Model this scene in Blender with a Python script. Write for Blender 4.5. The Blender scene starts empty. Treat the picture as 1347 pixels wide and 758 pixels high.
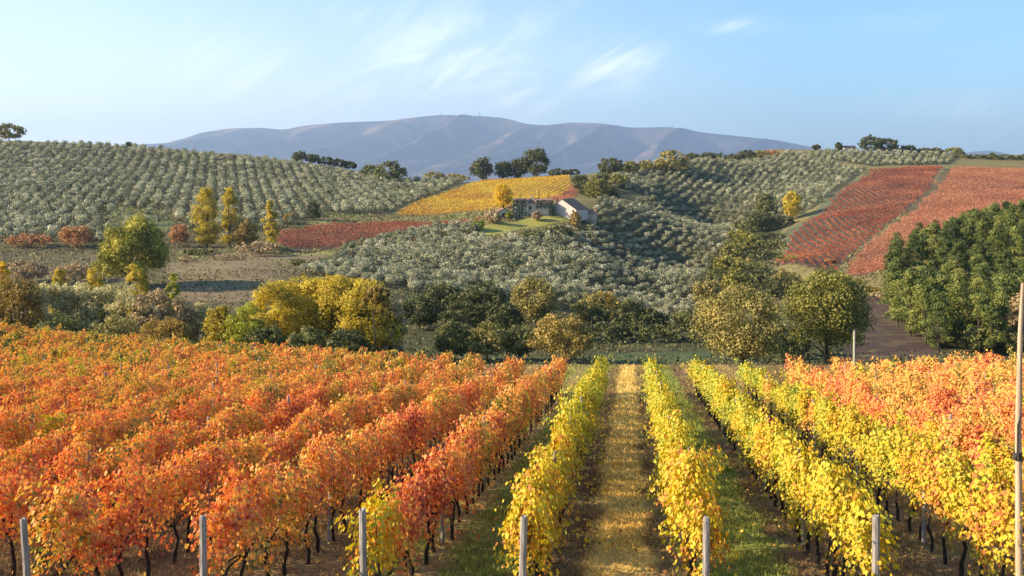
import bpy, math, numpy as np
from math import radians as R
SC = bpy.context.scene
COL = SC.collection
rng = np.random.default_rng(11)

# ------------------------------------------------------------------ camera
F, CX, HY = 1310.0, 673.5, 235.0            # focal length in photo pixels, centre column, horizon row
cam = bpy.data.objects.new('camera', bpy.data.cameras.new('camera')); COL.objects.link(cam)
cam.rotation_euler = (R(90), 0, 0)
cam.data.lens = 36 * F / 1347; cam.data.sensor_width = 36
cam.data.shift_y = (HY - 379) / 1347
cam.data.clip_start = 0.2; cam.data.clip_end = 60000
SC.camera = cam

# ------------------------------------------------------------------ light
SUN_EL, SUN_AZ = 26.0, -98.0                # azimuth clockwise from +Y (view direction)
W = bpy.data.worlds.new('World'); SC.world = W; W.use_nodes = True
nt = W.node_tree; nt.nodes.clear()
def N(nt, t, **k):
    n = nt.nodes.new(t)
    for a, v in k.items():
        if a[0] == '_': n.inputs[a[1:].replace('_', ' ')].default_value = v
        else: setattr(n, a, v)
    return n
def L(nt, a, b): nt.links.new(a, b)
def M2(nt, op, a, b=None, c=None, clamp=False):
    n = nt.nodes.new('ShaderNodeMath'); n.operation = op; n.use_clamp = clamp
    for i, v in enumerate((a, b, c)):
        if v is None: continue
        if isinstance(v, (int, float)): n.inputs[i].default_value = v
        else: nt.links.new(v, n.inputs[i])
    return n.outputs[0]
sky = N(nt, 'ShaderNodeTexSky', sky_type='NISHITA', sun_disc=False, sun_elevation=R(SUN_EL), sun_rotation=R(SUN_AZ),
        altitude=200, air_density=1.0, dust_density=1.3, ozone_density=3.0)
tc = N(nt, 'ShaderNodeTexCoord')
sx = N(nt, 'ShaderNodeSeparateXYZ'); L(nt, tc.outputs['Generated'], sx.inputs[0])
den = M2(nt, 'ADD', M2(nt, 'MAXIMUM', sx.outputs[2], 0), 0.10)
cu = M2(nt, 'DIVIDE', sx.outputs[0], den); cv = M2(nt, 'DIVIDE', sx.outputs[1], den)
cc = N(nt, 'ShaderNodeCombineXYZ'); L(nt, cu, cc.inputs[0]); L(nt, cv, cc.inputs[1])
mp = N(nt, 'ShaderNodeMapping'); mp.vector_type = 'TEXTURE'; mp.inputs['Rotation'].default_value = (0, R(-33), 0); mp.inputs['Scale'].default_value = (.42, .42, .09)
L(nt, tc.outputs['Generated'], mp.inputs[0])
n1 = N(nt, 'ShaderNodeTexNoise', _Scale=2.2, _Detail=10.0, _Roughness=0.66, _Distortion=1.2); L(nt, mp.outputs[0], n1.inputs['Vector'])
n2 = N(nt, 'ShaderNodeTexNoise', _Scale=0.42, _Detail=2.0); L(nt, cc.outputs[0], n2.inputs['Vector'])
def blob(px, py, rx, ry):                   # a patch of cirrus in a given direction of the sky
    tx, tz = (px - CX) / F, (HY - py) / F
    a = M2(nt, 'DIVIDE', M2(nt, 'SUBTRACT', M2(nt, 'DIVIDE', sx.outputs[0], M2(nt, 'MAXIMUM', sx.outputs[1], 0.05)), tx), rx / F)
    b = M2(nt, 'DIVIDE', M2(nt, 'SUBTRACT', M2(nt, 'DIVIDE', sx.outputs[2], M2(nt, 'MAXIMUM', sx.outputs[1], 0.05)), tz), ry / F)
    d = M2(nt, 'ADD', M2(nt, 'MULTIPLY', a, a), M2(nt, 'MULTIPLY', b, b))
    return M2(nt, 'POWER', 2.718, M2(nt, 'MULTIPLY', d, -1))
acc = None
for px, py, rx, ry, g in ((600, 85, 130, 75, 1), (300, 95, 100, 55, .75), (800, 90, 80, 40, .95), (975, 36, 75, 11, .55), (680, 135, 60, 30, .8),
                          (1290, 150, 120, 30, .6), (470, 20, 50, 30, .5), (1160, 30, 90, 14, .25), (560, 120, 260, 50, .5)):
    b = M2(nt, 'MULTIPLY', blob(px, py, rx, ry), g)
    acc = b if acc is None else M2(nt, 'MAXIMUM', acc, b)
w1 = N(nt, 'ShaderNodeMapRange', interpolation_type='SMOOTHSTEP'); w1.inputs[1].default_value = .46; w1.inputs[2].default_value = .74
L(nt, M2(nt, 'MULTIPLY_ADD', acc, .07, n1.outputs[0]), w1.inputs[0])
w2 = N(nt, 'ShaderNodeMapRange', interpolation_type='SMOOTHSTEP'); w2.inputs[1].default_value = .52; w2.inputs[2].default_value = .75
L(nt, n2.outputs[0], w2.inputs[0])
cov = M2(nt, 'ADD', acc, M2(nt, 'MULTIPLY', w2.outputs[0], .22), clamp=True)
cf = M2(nt, 'ADD', M2(nt, 'MULTIPLY', M2(nt, 'MULTIPLY', w1.outputs[0], cov), .5), M2(nt, 'MULTIPLY', acc, .10), clamp=True)
cl = N(nt, 'ShaderNodeMix', data_type='RGBA'); L(nt, cf, cl.inputs[0]); st = N(nt, 'ShaderNodeMix', data_type='RGBA', blend_type='MULTIPLY'); st.inputs[0].default_value = 1; L(nt, sky.outputs[0], st.inputs[6]); st.inputs[7].default_value = (0.82, 1.11, 1.25, 1); 
gz = M2(nt, 'POWER', 2.718, M2(nt, 'MULTIPLY', M2(nt, 'MAXIMUM', sx.outputs[2], 0), -8)); gxx = M2(nt, 'MULTIPLY_ADD', sx.outputs[0], -1.5, .42, clamp=True)
gl = N(nt, 'ShaderNodeMix', data_type='RGBA'); L(nt, M2(nt, 'MULTIPLY', gz, gxx), gl.inputs[0]); L(nt, st.outputs[2], gl.inputs[6]); gl.inputs[7].default_value = (9.2, 9.0, 8.0, 1)
L(nt, gl.outputs[2], cl.inputs[6]); cl.inputs[7].default_value = (9.6, 9.4, 9.6, 1)
bg = N(nt, 'ShaderNodeBackground', _Strength=0.085); L(nt, cl.outputs[2], bg.inputs[0])
wo = N(nt, 'ShaderNodeOutputWorld'); L(nt, bg.outputs[0], wo.inputs[0])

sun = bpy.data.lights.new('sun', 'SUN'); sun.energy = 5.0; sun.angle = R(0.6); sun.color = (1, .80, .56)
so = bpy.data.objects.new('sun', sun); COL.objects.link(so)
import mathutils
sd = mathutils.Vector((math.sin(R(SUN_AZ)) * math.cos(R(SUN_EL)), math.cos(R(SUN_AZ)) * math.cos(R(SUN_EL)), math.sin(R(SUN_EL))))
so.rotation_euler = (-sd).to_track_quat('-Z', 'Y').to_euler()
so.location = (-60, 0, 60)

SC.view_settings.view_transform = 'Standard'; SC.view_settings.look = 'None'; SC.view_settings.gamma = 1
SC.view_settings.exposure = 1.27
SC.view_settings.use_curve_mapping = False
SC.render.engine = 'CYCLES'
cy = SC.cycles; cy.max_bounces = 7; cy.diffuse_bounces = 3; cy.glossy_bounces = 1; cy.transmission_bounces = 4; cy.transparent_max_bounces = 4
cy.volume_bounces = 0; cy.sample_clamp_indirect = 4; cy.use_fast_gi = False

# ------------------------------------------------------------------ helpers
def ss(a, b, x):
    t = np.clip((np.asarray(x, float) - a) / (b - a), 0, 1); return t * t * (3 - 2 * t)
def link(o, parent=None):
    COL.objects.link(o)
    if parent is not None: o.parent = parent
    return o
def tag(o, label=None, cat=None, group=None, kind=None):
    if label: o['label'] = label
    if cat: o['category'] = cat
    if group: o['group'] = group
    if kind: o['kind'] = kind
    return o
def empty(name, loc, rz=0.0):
    o = bpy.data.objects.new(name, None); o.empty_display_size = .3; COL.objects.link(o)
    o.location = loc; o.rotation_euler = (0, 0, rz); return o
def mesh(name, parts, mats, smooth=False):
    """parts: list of (V (n,3), F (m,k), material index, tint (n,) or None)"""
    me = bpy.data.meshes.new(name)
    nv = sum(len(p[0]) for p in parts)
    V = np.concatenate([np.asarray(p[0], np.float32).reshape(-1, 3) for p in parts])
    loops, starts, mi, off, ls = [], [], [], 0, 0
    for v, f, m, t in parts:
        f = np.asarray(f, np.int64); k = f.shape[1]
        loops.append((f + off).ravel()); starts.append(ls + np.arange(len(f)) * k); ls += f.size
        mi.append(np.full(len(f), m)); off += len(v)
    loops = np.concatenate(loops); starts = np.concatenate(starts); mi = np.concatenate(mi)
    me.vertices.add(nv); me.vertices.foreach_set('co', V.ravel())
    me.loops.add(len(loops)); me.loops.foreach_set('vertex_index', loops.astype(np.int32))
    me.polygons.add(len(starts)); me.polygons.foreach_set('loop_start', starts.astype(np.int32))
    me.polygons.foreach_set('material_index', mi.astype(np.int32))
    if any(p[3] is not None for p in parts):
        a = me.attributes.new('tint', 'FLOAT', 'POINT')
        a.data.foreach_set('value', np.concatenate([np.full(len(p[0]), .5) if p[3] is None else p[3] for p in parts]).astype(np.float32))
    for m in mats: me.materials.append(m)
    me.update(calc_edges=True)
    me.polygons.foreach_set('use_smooth', np.full(len(starts), bool(smooth)))
    return me
def obj(name, me, parent=None, loc=None):
    o = bpy.data.objects.new(name, me); link(o, parent)
    if loc is not None: o.location = loc
    return o
TQ = np.array([(0, -.5, 0), (.42, .02, .12), (0, .5, -.05), (-.42, -.05, .1)]); TQF = np.array([(0, 1, 2, 3)])
_h = [(0, -.35), (.3, -.5), (.52, -.12), (.34, .02), (.42, .36), (.16, .3), (0, .58)]
TV = np.array([(x, y, .3 * x) for x, y in _h] + [(-x, y, .3 * x) for x, y in _h[1:-1]])
TVF = np.array([(0, 1, 2, 3, 4, 5, 6), (0, 6, 11, 10, 9, 8, 7)])
def unit(v): return v / np.maximum(np.linalg.norm(v, axis=-1, keepdims=True), 1e-9)
def leaves(c, n, s, tint, g, tpl=TQ, tf=TQF):
    n = unit(n); r = unit(g.normal(size=c.shape)); t = unit(np.cross(n, r)); b = np.cross(n, t)
    V = c[:, None] + s[:, None, None] * (tpl[None, :, 0:1] * t[:, None] + tpl[None, :, 1:2] * b[:, None] + tpl[None, :, 2:3] * n[:, None])
    k = len(tpl)
    Fc = (tf[None] + (np.arange(len(c)) * k)[:, None, None]).reshape(-1, tf.shape[1])
    return V.reshape(-1, 3), Fc, np.repeat(tint, k)
def tube(pts, rad, k=6):
    pts = np.asarray(pts, float); n = len(pts); V = []
    for i in range(n):
        d = unit(pts[min(i + 1, n - 1)] - pts[max(i - 1, 0)])
        a = unit(np.cross(d, (0.3, 1, .05) if abs(d[1]) < .9 else (1, 0, 0))); b = np.cross(d, a)
        for j in range(k):
            th = 2 * math.pi * j / k; V.append(pts[i] + rad[i] * (math.cos(th) * a + math.sin(th) * b))
    Fq = [(i * k + j, i * k + (j + 1) % k, (i + 1) * k + (j + 1) % k, (i + 1) * k + j) for i in range(n - 1) for j in range(k)]
    V.append(pts[-1]); e = len(V) - 1
    Fq += [((n - 1) * k + j, (n - 1) * k + (j + 1) % k, e, e) for j in range(0)]
    return np.array(V), np.array(Fq)
def join(lst):
    V, Fc, T, off = [], [], [], 0
    for v, f, t in lst:
        V.append(v); Fc.append(np.asarray(f) + off); T.append(t if t is not None else np.full(len(v), .5)); off += len(v)
    return np.concatenate(V), np.concatenate(Fc), np.concatenate(T)
def tubes(lst, k=6):
    return join([(*tube(p, r, k), None) for p, r in lst])

# ------------------------------------------------------------------ materials
def newmat(name):
    m = bpy.data.materials.new(name); m.use_nodes = True; m.node_tree.nodes.clear(); return m, m.node_tree
def ramp(nt, fac, stops):
    r = nt.nodes.new('ShaderNodeValToRGB'); e = r.color_ramp.elements
    while len(e) < len(stops): e.new(.5)
    for el, (p, c) in zip(e, stops): el.position = p; el.color = (*c, 1)
    L(nt, fac, r.inputs[0]); return r.outputs[0]
def noise(nt, scale, detail=3.0, rough=.55, vec=None):
    if vec is None: vec = N(nt, 'ShaderNodeNewGeometry').outputs['Position']
    n = N(nt, 'ShaderNodeTexNoise', _Scale=scale, _Detail=detail, _Roughness=rough); L(nt, vec, n.inputs['Vector']); return n.outputs[0]
def mixc(nt, fac, a, b, mode='MIX'):
    n = N(nt, 'ShaderNodeMix', data_type='RGBA', blend_type=mode)
    for i, v in ((0, fac), (6, a), (7, b)):
        if isinstance(v, (int, float)): n.inputs[i].default_value = v
        elif isinstance(v, tuple): n.inputs[i].default_value = (*v, 1)
        else: L(nt, v, n.inputs[i])
    return n.outputs[2]
def foliage(name, stops, transl=.35, nscale=.5, wt=.5, wn=.6, bias=0.0, wobj=.12, ygrad=None, gloss=.25, wn2=0.0):
    m, t = newmat(name)
    at = N(t, 'ShaderNodeAttribute', attribute_name='tint').outputs['Fac']
    nz = noise(t, nscale, 3.0)
    oi = N(t, 'ShaderNodeObjectInfo').outputs['Random']
    f = M2(t, 'ADD', M2(t, 'MULTIPLY', at, wt), M2(t, 'MULTIPLY', M2(t, 'MULTIPLY_ADD', nz, 2.2, -.6), wn))
    f = M2(t, 'ADD', f, M2(t, 'MULTIPLY', M2(t, 'SUBTRACT', oi, .5), wobj))
    if wn2: f = M2(t, 'ADD', f, M2(t, 'MULTIPLY', M2(t, 'SUBTRACT', noise(t, nscale * 7, 2.0), .5), wn2))
    if ygrad:
        p = N(t, 'ShaderNodeSeparateXYZ'); L(t, N(t, 'ShaderNodeNewGeometry').outputs['Position'], p.inputs[0])
        for ax, a, b, g in ygrad:
            mr = N(t, 'ShaderNodeMapRange'); mr.inputs[1].default_value = a; mr.inputs[2].default_value = b; mr.inputs[4].default_value = g
            L(t, p.outputs[ax], mr.inputs[0]); f = M2(t, 'ADD', f, mr.outputs[0])
    f = M2(t, 'ADD', f, bias - .05, clamp=True)
    c = ramp(t, f, stops)
    p = N(t, 'ShaderNodeBsdfPrincipled', _Roughness=.55); L(t, c, p.inputs['Base Color']); p.inputs['Specular IOR Level'].default_value = gloss
    tr = N(t, 'ShaderNodeBsdfTranslucent')
    sat = N(t, 'ShaderNodeHueSaturation', _Saturation=1.05, _Value=1.15); L(t, c, sat.inputs['Color']); L(t, sat.outputs[0], tr.inputs[0])
    mx = N(t, 'ShaderNodeMixShader'); mx.inputs[0].default_value = transl; L(t, p.outputs[0], mx.inputs[1]); L(t, tr.outputs[0], mx.inputs[2])
    L(t, mx.outputs[0], N(t, 'ShaderNodeOutputMaterial').inputs[0]); return m
def plain(name, stops, scale=4, rough=.85, bump=0.0, detail=5, stretch=None):
    m, t = newmat(name)
    vec = N(t, 'ShaderNodeTexCoord').outputs['Object']
    if stretch:
        mp = N(t, 'ShaderNodeMapping'); mp.inputs['Scale'].default_value = stretch; L(t, vec, mp.inputs[0]); vec = mp.outputs[0]
    nz = noise(t, scale, detail, .6, vec)
    c = ramp(t, nz, stops)
    p = N(t, 'ShaderNodeBsdfPrincipled', _Roughness=rough); L(t, c, p.inputs['Base Color']); p.inputs['Specular IOR Level'].default_value = .2
    if bump:
        b = N(t, 'ShaderNodeBump', _Strength=bump, _Distance=.05); L(t, nz, b.inputs['Height']); L(t, b.outputs[0], p.inputs['Normal'])
    L(t, p.outputs[0], N(t, 'ShaderNodeOutputMaterial').inputs[0]); return m
BARK = plain('bark', [(.3, (.03, .022, .016)), (.7, (.10, .075, .055))], 6, .9, .4, stretch=(4, 4, .6))
VBARK = plain('vine_bark', [(.3, (.016, .012, .010)), (.7, (.055, .042, .034))], 14, .95, .5, stretch=(4, 4, .6))
POSTM = plain('weathered_wood', [(.3, (.13, .11, .10)), (.55, (.30, .27, .25)), (.75, (.42, .38, .35))], 7, .85, .5, stretch=(6, 6, .5))
POLEM = plain('pole_wood', [(.3, (.30, .20, .13)), (.7, (.52, .40, .28))], 5, .8, .4, stretch=(6, 6, .25))
METAL = plain('dark_metal', [(.3, (.02, .02, .02)), (.7, (.06, .055, .05))], 8, .5)
CONC = plain('concrete', [(.3, (.22, .22, .16)), (.7, (.34, .34, .25))], 6, .9, .2)

ORANGE = foliage('orange_vine_leaf', [(0, (.26, .045, .03)), (.2, (.58, .13, .06)), (.42, (.78, .27, .09)), (.60, (.80, .38, .085)), (.76, (.68, .44, .07)), (.90, (.38, .34, .055)), (1, (.11, .14, .03))],
                 .27, .33, .75, .74, -.17, 0, [(1, 25, 80, .24), (0, -14, 10, -.02)], .3, .75)
YELLOW = foliage('yellow_vine_leaf', [(0, (.40, .13, .035)), (.13, (.58, .28, .035)), (.26, (.58, .39, .025)), (.50, (.51, .44, .03)), (.78, (.30, .35, .045)), (1, (.12, .19, .03))],
                 .27, .4, .6, .55, -.19, 0, [(1, 16, 45, .24)], .3, .65)
OLIVE = foliage('olive_leaf', [(0, (0.057, 0.063, 0.029)), (.35, (0.207, 0.218, 0.115)), (.7, (0.425, 0.414, 0.253)), (1, (0.644, 0.609, 0.425))], .2, .09, .7, .4, 0, .4, None, .35)
OAKG = foliage('oak_leaf_green', [(0, (0.051, 0.063, 0.016)), (.45, (0.186, 0.183, 0.036)), (.8, (0.386, 0.328, 0.065)), (1, (0.486, 0.378, 0.091))], .2, .45, .6, .5)
OAKB = foliage('oak_leaf_bronze', [(0, (0.069, 0.069, 0.020)), (.4, (0.237, 0.206, 0.056)), (.75, (0.413, 0.338, 0.100)), (1, (0.525, 0.388, 0.125))], .2, .5, .6, .5)
OAKY = foliage('oak_leaf_gold', [(0, (0.108, 0.090, 0.024)), (.4, (0.324, 0.240, 0.060)), (.75, (0.552, 0.396, 0.096)), (1, (0.660, 0.480, 0.120))], .2, .5, .6, .5)
DARKG = foliage('evergreen_leaf', [(0, (.03, .036, .012)), (.5, (.09, .10, .03)), (1, (.20, .195, .06))], .15, .3, .6, .5)
DULLG = foliage('dull_green_leaf', [(0, (0.044, 0.053, 0.018)), (.5, (0.163, 0.169, 0.050)), (1, (0.325, 0.300, 0.100))], .25, .4, .6, .5)
PINEM = foliage('pine_needles', [(0, (.03, .05, .014)), (.4, (.095, .12, .028)), (.75, (.20, .22, .045)), (1, (.29, .28, .07))], .2, .25, .6, .5, 0, .7)
LIME = foliage('lime_leaf', [(0, (0.081, 0.098, 0.014)), (.4, (0.310, 0.322, 0.034)), (.75, (0.506, 0.483, 0.057)), (1, (0.632, 0.575, 0.081))], .35, .4, .6, .4)
SPREAD = foliage('spreading_tree_leaf', [(0, (0.052, 0.062, 0.016)), (.4, (0.248, 0.235, 0.039)), (.75, (0.524, 0.457, 0.065)), (1, (0.699, 0.568, 0.091))], .25, .3, .6, .5)
GOLD = foliage('golden_leaf', [(0, (0.149, 0.127, 0.017)), (.4, (0.506, 0.391, 0.052)), (.75, (0.736, 0.575, 0.069)), (1, (0.800, 0.667, 0.103))], .4, .4, .6, .4)
BRIGHTY = foliage('bright_yellow_leaf', [(0, (.55, .36, .03)), (1, (.9, .64, .04))], .4, .4, .6, .4)
RUST = foliage('rust_leaf', [(0, (0.196, 0.103, 0.046)), (.5, (0.460, 0.241, 0.103)), (1, (0.644, 0.356, 0.149))], .3, .5, .6, .4)
BARE = foliage('pale_twigs', [(0, (.17, .12, .055)), (.5, (.44, .32, .155)), (1, (.64, .50, .28))], .15, .5, .6, .4)
PALE = foliage('pale_feathery_leaf', [(0, (.22, .20, .08)), (.4, (.52, .47, .22)), (1, (.76, .70, .42))], .45, .4, .6, .4)
OCHRE = foliage('ochre_leaf', [(0, (0.125, 0.088, 0.025)), (.5, (0.350, 0.237, 0.056)), (1, (0.550, 0.388, 0.088))], .3, .4, .6, .4)
REDV = foliage('red_vine_leaf', [(0, (.10, .03, .02)), (.45, (.32, .095, .05)), (.8, (.52, .20, .10)), (1, (.48, .31, .13))], .3, .05, .6, .55, 0, 0)
REDV2 = foliage('brick_red_vine_leaf', [(0, (.17, .06, .035)), (.45, (.44, .18, .10)), (.8, (.54, .26, .13)), (1, (.42, .29, .12))], .3, .035, .5, .6, 0, 0)
YELV = foliage('ochre_vine_leaf', [(0, (.24, .07, .035)), (.25, (.48, .24, .04)), (.6, (.68, .45, .05)), (1, (.72, .58, .08))], .3, .04, .5, .7, 0, 0)

# ------------------------------------------------------------------ terrain
# survey points: (photo column, photo row, distance) -> a height at a real place
SURV = '''0 185 650;60 187 650;120 190 650;200 195 640;300 204 630;400 216 620;460 226 610;520 236 600;570 240 610
0 212 560;100 215 560;200 220 560;300 228 560;400 240 540;0 250 450;100 250 450;180 258 440;250 262 440;330 265 450;400 268 450
0 300 345;100 300 340;180 300 345;250 300 350;330 300 370;420 290 400;500 270 460;560 250 540
-200 190 640;-200 230 500;-200 310 340
100 345 265;200 345 262;272 326 315;355 330 308;330 350 250;300 378 205;400 336 295;370 325 330;440 328 300;480 302 380;560 297 395;620 290 404
620 240 590;690 237 585;760 232 600;820 228 610;560 280 440;600 279 435;640 262 490;700 262 480;760 262 470
690 286 402;650 288 396;740 284 405;640 300 375;690 297 390;740 296 392;650 312 362;700 310 366;770 300 400
450 347 312;500 340 310;520 360 280;560 350 295;600 330 325;600 380 240;640 400 220;700 330 345;700 380 272;700 405 235;780 350 330;780 400 255
800 265 450;850 430 250;850 400 300;850 360 365;850 320 425;850 280 495;850 250 548;870 225 610;930 213 640;1000 209 670;1060 205 700;1100 199 745;1200 204 740;900 226 780;600 247 720;660 245 720;720 243 715;780 241 715;830 238 720;870 234 740;740 250 820;830 246 820;960 216 800;1030 212 810;1090 208 840;850 232 760;1347 207 740;1500 214 740;1300 209 690;1347 210 690;1300 222 830;1420 222 830
930 260 575;930 300 540;930 360 400;960 240 615;1000 225 670;1050 225 650;920 440 240;950 400 320;1000 310 460;1010 345 370;960 350 400;1030 270 530
1145 225 620;1100 250 540;1075 290 440;1050 345 330;1110 350 325;1150 290 425;1200 250 520;1240 220 630;1290 240 540;1347 222 620;1347 250 520;1200 290 400;1150 345 315;1500 240 540
1160 400 200;1200 346 232;1250 336 240;1300 322 252;1347 306 262;1347 370 200;1500 300 262;1180 410 190;1180 450 142;1250 440 150;1347 440 150'''
cp = []
for ln in SURV.split('\n'):
    for s in ln.split(';'):
        px, py, d = map(float, s.split()); cp.append(((px - CX) / F * d, d, (HY - py) / F * d))
for px in (-200, 0, 200, 400, 600, 800, 1000, 1347, 1550):
    for d, z in ((60, -12.7), (95, -18.6), (130, -23.6), (165, -25.0)):
        cp.append(((px - CX) / F * d, d, z))
for x in (-480, -320, -200, -80, 40, 160, 280, 420, 560):
    cp.append((x * 1.1, 820, -8)); cp.append((x * 1.2, 960, -34))
for y, z in ((60, -14), (160, -22), (300, -18), (450, -5), (620, 8)):
    cp.append((-520, y, z)); cp.append((540, y, z))
cp = np.array(cp)
def tps(r2): return np.where(r2 > 0, r2 * np.log(np.maximum(r2, 1e-12)), 0)
SCL = 100.0
_A = cp[:, :2] / SCL; _n = len(cp)
_K = tps(((_A[:, None] - _A[None]) ** 2).sum(-1)) + np.eye(_n) * .004
_P = np.c_[np.ones(_n), _A]
_S = np.block([[_K, _P], [_P.T, np.zeros((3, 3))]])
_w = np.linalg.solve(_S, np.r_[cp[:, 2], 0, 0, 0])
def fbm(x, y, f, seed=0, octv=4):
    r = 0; a = 1.0; g = np.random.default_rng(seed)
    for _ in range(octv):
        for _k in range(3):
            th, ph = g.uniform(0, 6.28, 2); r = r + a * np.sin(f * (x * math.cos(th) + y * math.sin(th)) + ph + 1.3 * np.sin(f * .6 * (y * math.cos(th) - x * math.sin(th)) + ph * 2))
        a *= .5; f *= 2.1
    return r / 4
def plane_z(X, Y): return -.1275 * Y - 5.06 + 0 * X + 3.3 * ss(0, 1, (-X - 22) / 34) * ss(35, 100, Y)
def H(X, Y):
    X = np.atleast_1d(np.asarray(X, float)); Y = np.atleast_1d(np.asarray(Y, float)); sh = X.shape
    X = X.ravel(); Y = Y.ravel(); z = np.empty(len(X))
    for i in range(0, len(X), 40000):
        q = np.c_[X[i:i + 40000], Y[i:i + 40000]] / SCL
        q2 = np.c_[np.clip(q[:, 0], -6.2, 6.4), np.clip(q[:, 1], .3, 9.9)]
        r2 = ((q2[:, None] - _A[None]) ** 2).sum(-1)
        z[i:i + 40000] = tps(r2) @ _w[:_n] + _w[_n] + q2 @ _w[_n + 1:]
    z = z + .35 * fbm(X, Y, .07, 3) * ss(130, 260, Y)
    far = np.maximum(ss(560, 1500, np.abs(X)), ss(950, 2200, Y))
    z = z * (1 - far) + far * -62
    w = ss(72, 120, Y) ; pz = plane_z(X, Y)
    pz = np.where(Y < -40, plane_z(X, np.full_like(Y, -40)), pz)
    z = (1 - w) * pz + w * z
    side = ss(160, 700, np.abs(X)) * (1 - w)
    z = z * (1 - side) + side * -18
    return z.reshape(sh)
def h1(x, y): return float(H([x], [y])[0])
def at(px, d): x = (px - CX) / F * d; return x, d, h1(x, d)
def cast(px, py, d0=100, d1=760):
    d = np.linspace(d0, d1, 700); x = (px - CX) / F * d; gap = H(x, d) - (HY - py) / F * d
    i = np.argmax(gap > 0) if (gap > 0).any() else int(np.argmax(gap))
    return x[i], d[i]
def poly(pts): return np.array([cast(*p) for p in pts])
def inside(P, X, Y):
    r = np.zeros(X.shape, bool); n = len(P)
    for i in range(n):
        x0, y0 = P[i]; x1, y1 = P[(i + 1) % n]
        if y0 == y1: continue
        c = ((y0 > Y) != (y1 > Y)) & (X < (x1 - x0) * (Y - y0) / (y1 - y0) + x0); r ^= c
    return r
def axis(lo, hi, step, ext, nsteps):
    core = np.arange(lo, hi + step / 2, step); g = np.geomspace(step, ext, nsteps).cumsum()
    return core, g
cx_, gx = axis(-420, 480, 1.6, 2600, 26); xs = np.r_[(-420 - gx)[::-1], cx_, cx_[-1] + gx]
cy_, gy = axis(-6, 860, 1.5, 3000, 26); g2 = np.geomspace(2, 1500, 16).cumsum(); ys = np.r_[(-6 - g2)[::-1], cy_, cy_[-1] + gy]
GX, GY = np.meshgrid(xs, ys); GZ = H(GX, GY)

# fields, outlined on the ground they cover
PZ = {
 'red_left': poly([(362, 318, 300), (372, 305, 300), (430, 296, 320), (520, 293, 340), (640, 288, 380), (628, 293, 370), (560, 300, 350), (470, 318, 300), (440, 327, 290), (380, 327, 290)]),
 'yellow_field': poly([(520, 283, 380), (545, 268, 400), (640, 238, 450), (745, 232, 450), (752, 244, 430), (715, 262, 410), (690, 270, 410), (640, 278, 405), (560, 284, 390)]),
 'red_small': poly([(722, 262, 410), (752, 238, 430), (760, 248, 430), (750, 264, 420), (735, 268, 410)]),
 'red_right': poly([(1148, 224, 400), (1238, 219, 400), (1225, 245, 380), (1175, 290, 340), (1120, 335, 300), (1098, 358, 270), (1018, 350, 280), (1040, 315, 300), (1090, 270, 380)]),
 'brick_right': poly([(1256, 221, 400), (1480, 222, 400), (1500, 262, 380), (1347, 268, 380), (1240, 310, 290), (1170, 370, 250), (1108, 362, 270), (1135, 330, 300), (1185, 290, 340), (1240, 240, 400)]),
 'pasture': poly([(215, 348, 200), (290, 333, 240), (440, 330, 240), (400, 358, 200), (330, 398, 160), (230, 398, 160)]),
 'lawn': poly([(626, 303, 340), (640, 296, 350), (690, 288, 370), (745, 285, 370), (752, 292, 370), (700, 300, 350), (660, 308, 345), (632, 312, 340)]),
 'lane_right': poly([(1243, 222, 400), (1256, 222, 400), (1225, 262, 380), (1170, 300, 340), (1120, 345, 300), (1108, 362, 280), (1094, 358, 280), (1110, 338, 300), (1180, 288, 340), (1230, 240, 400)]),
 'track_gully': poly([(1140, 226, 400), (1150, 225, 400), (1090, 272, 380), (1040, 318, 300), (1018, 352, 280), (1004, 350, 280), (1028, 310, 300), (1080, 268, 380)]),
 'plough': poly([(1120, 395, 150), (1200, 385, 150), (1240, 470, 100), (1100, 478, 100), (1128, 420, 140)]),
 'meadow': poly([(780, 466, 105), (930, 463, 105), (940, 476, 100), (780, 478, 100)]),
}
G_OL_L = [poly([(-60, 190, 300), (100, 192, 300), (300, 207, 300), (400, 218, 300), (520, 240, 300), (618, 238, 400), (540, 268, 380), (515, 281, 360), (420, 283, 330), (378, 300, 300), (250, 306, 300), (215, 300, 300), (130, 322, 270), (-80, 322, 270)])]
BARE_L = poly([(120, 300, 270), (150, 275, 300), (225, 270, 300), (240, 300, 300), (160, 318, 280)])
G_OL_M = [poly([(395, 362, 230), (440, 345, 260), (470, 322, 290), (560, 303, 330), (625, 296, 350), (628, 314, 340), (690, 318, 340), (752, 302, 350), (775, 282, 380), (790, 262, 400), (850, 258, 400), (935, 272, 380), (985, 280, 380), (965, 315, 300), (930, 360, 250), (915, 405, 220), (890, 432, 200), (820, 420, 200), (700, 402, 200), (620, 400, 200), (560, 390, 200), (520, 380, 220), (450, 372, 220)])]
G_OL_R = [poly([(850, 257, 400), (790, 258, 400), (780, 244, 430), (830, 230, 450), (870, 218, 450), (930, 206, 480), (1040, 200, 480), (1085, 212, 450), (1140, 223, 420), (1080, 268, 380), (1030, 294, 350), (985, 280, 380), (935, 270, 400)]),
          poly([(1060, 203, 500), (1100, 200, 500), (1260, 206, 500), (1250, 217, 420), (1150, 219, 420), (1085, 210, 450)])]

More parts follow.
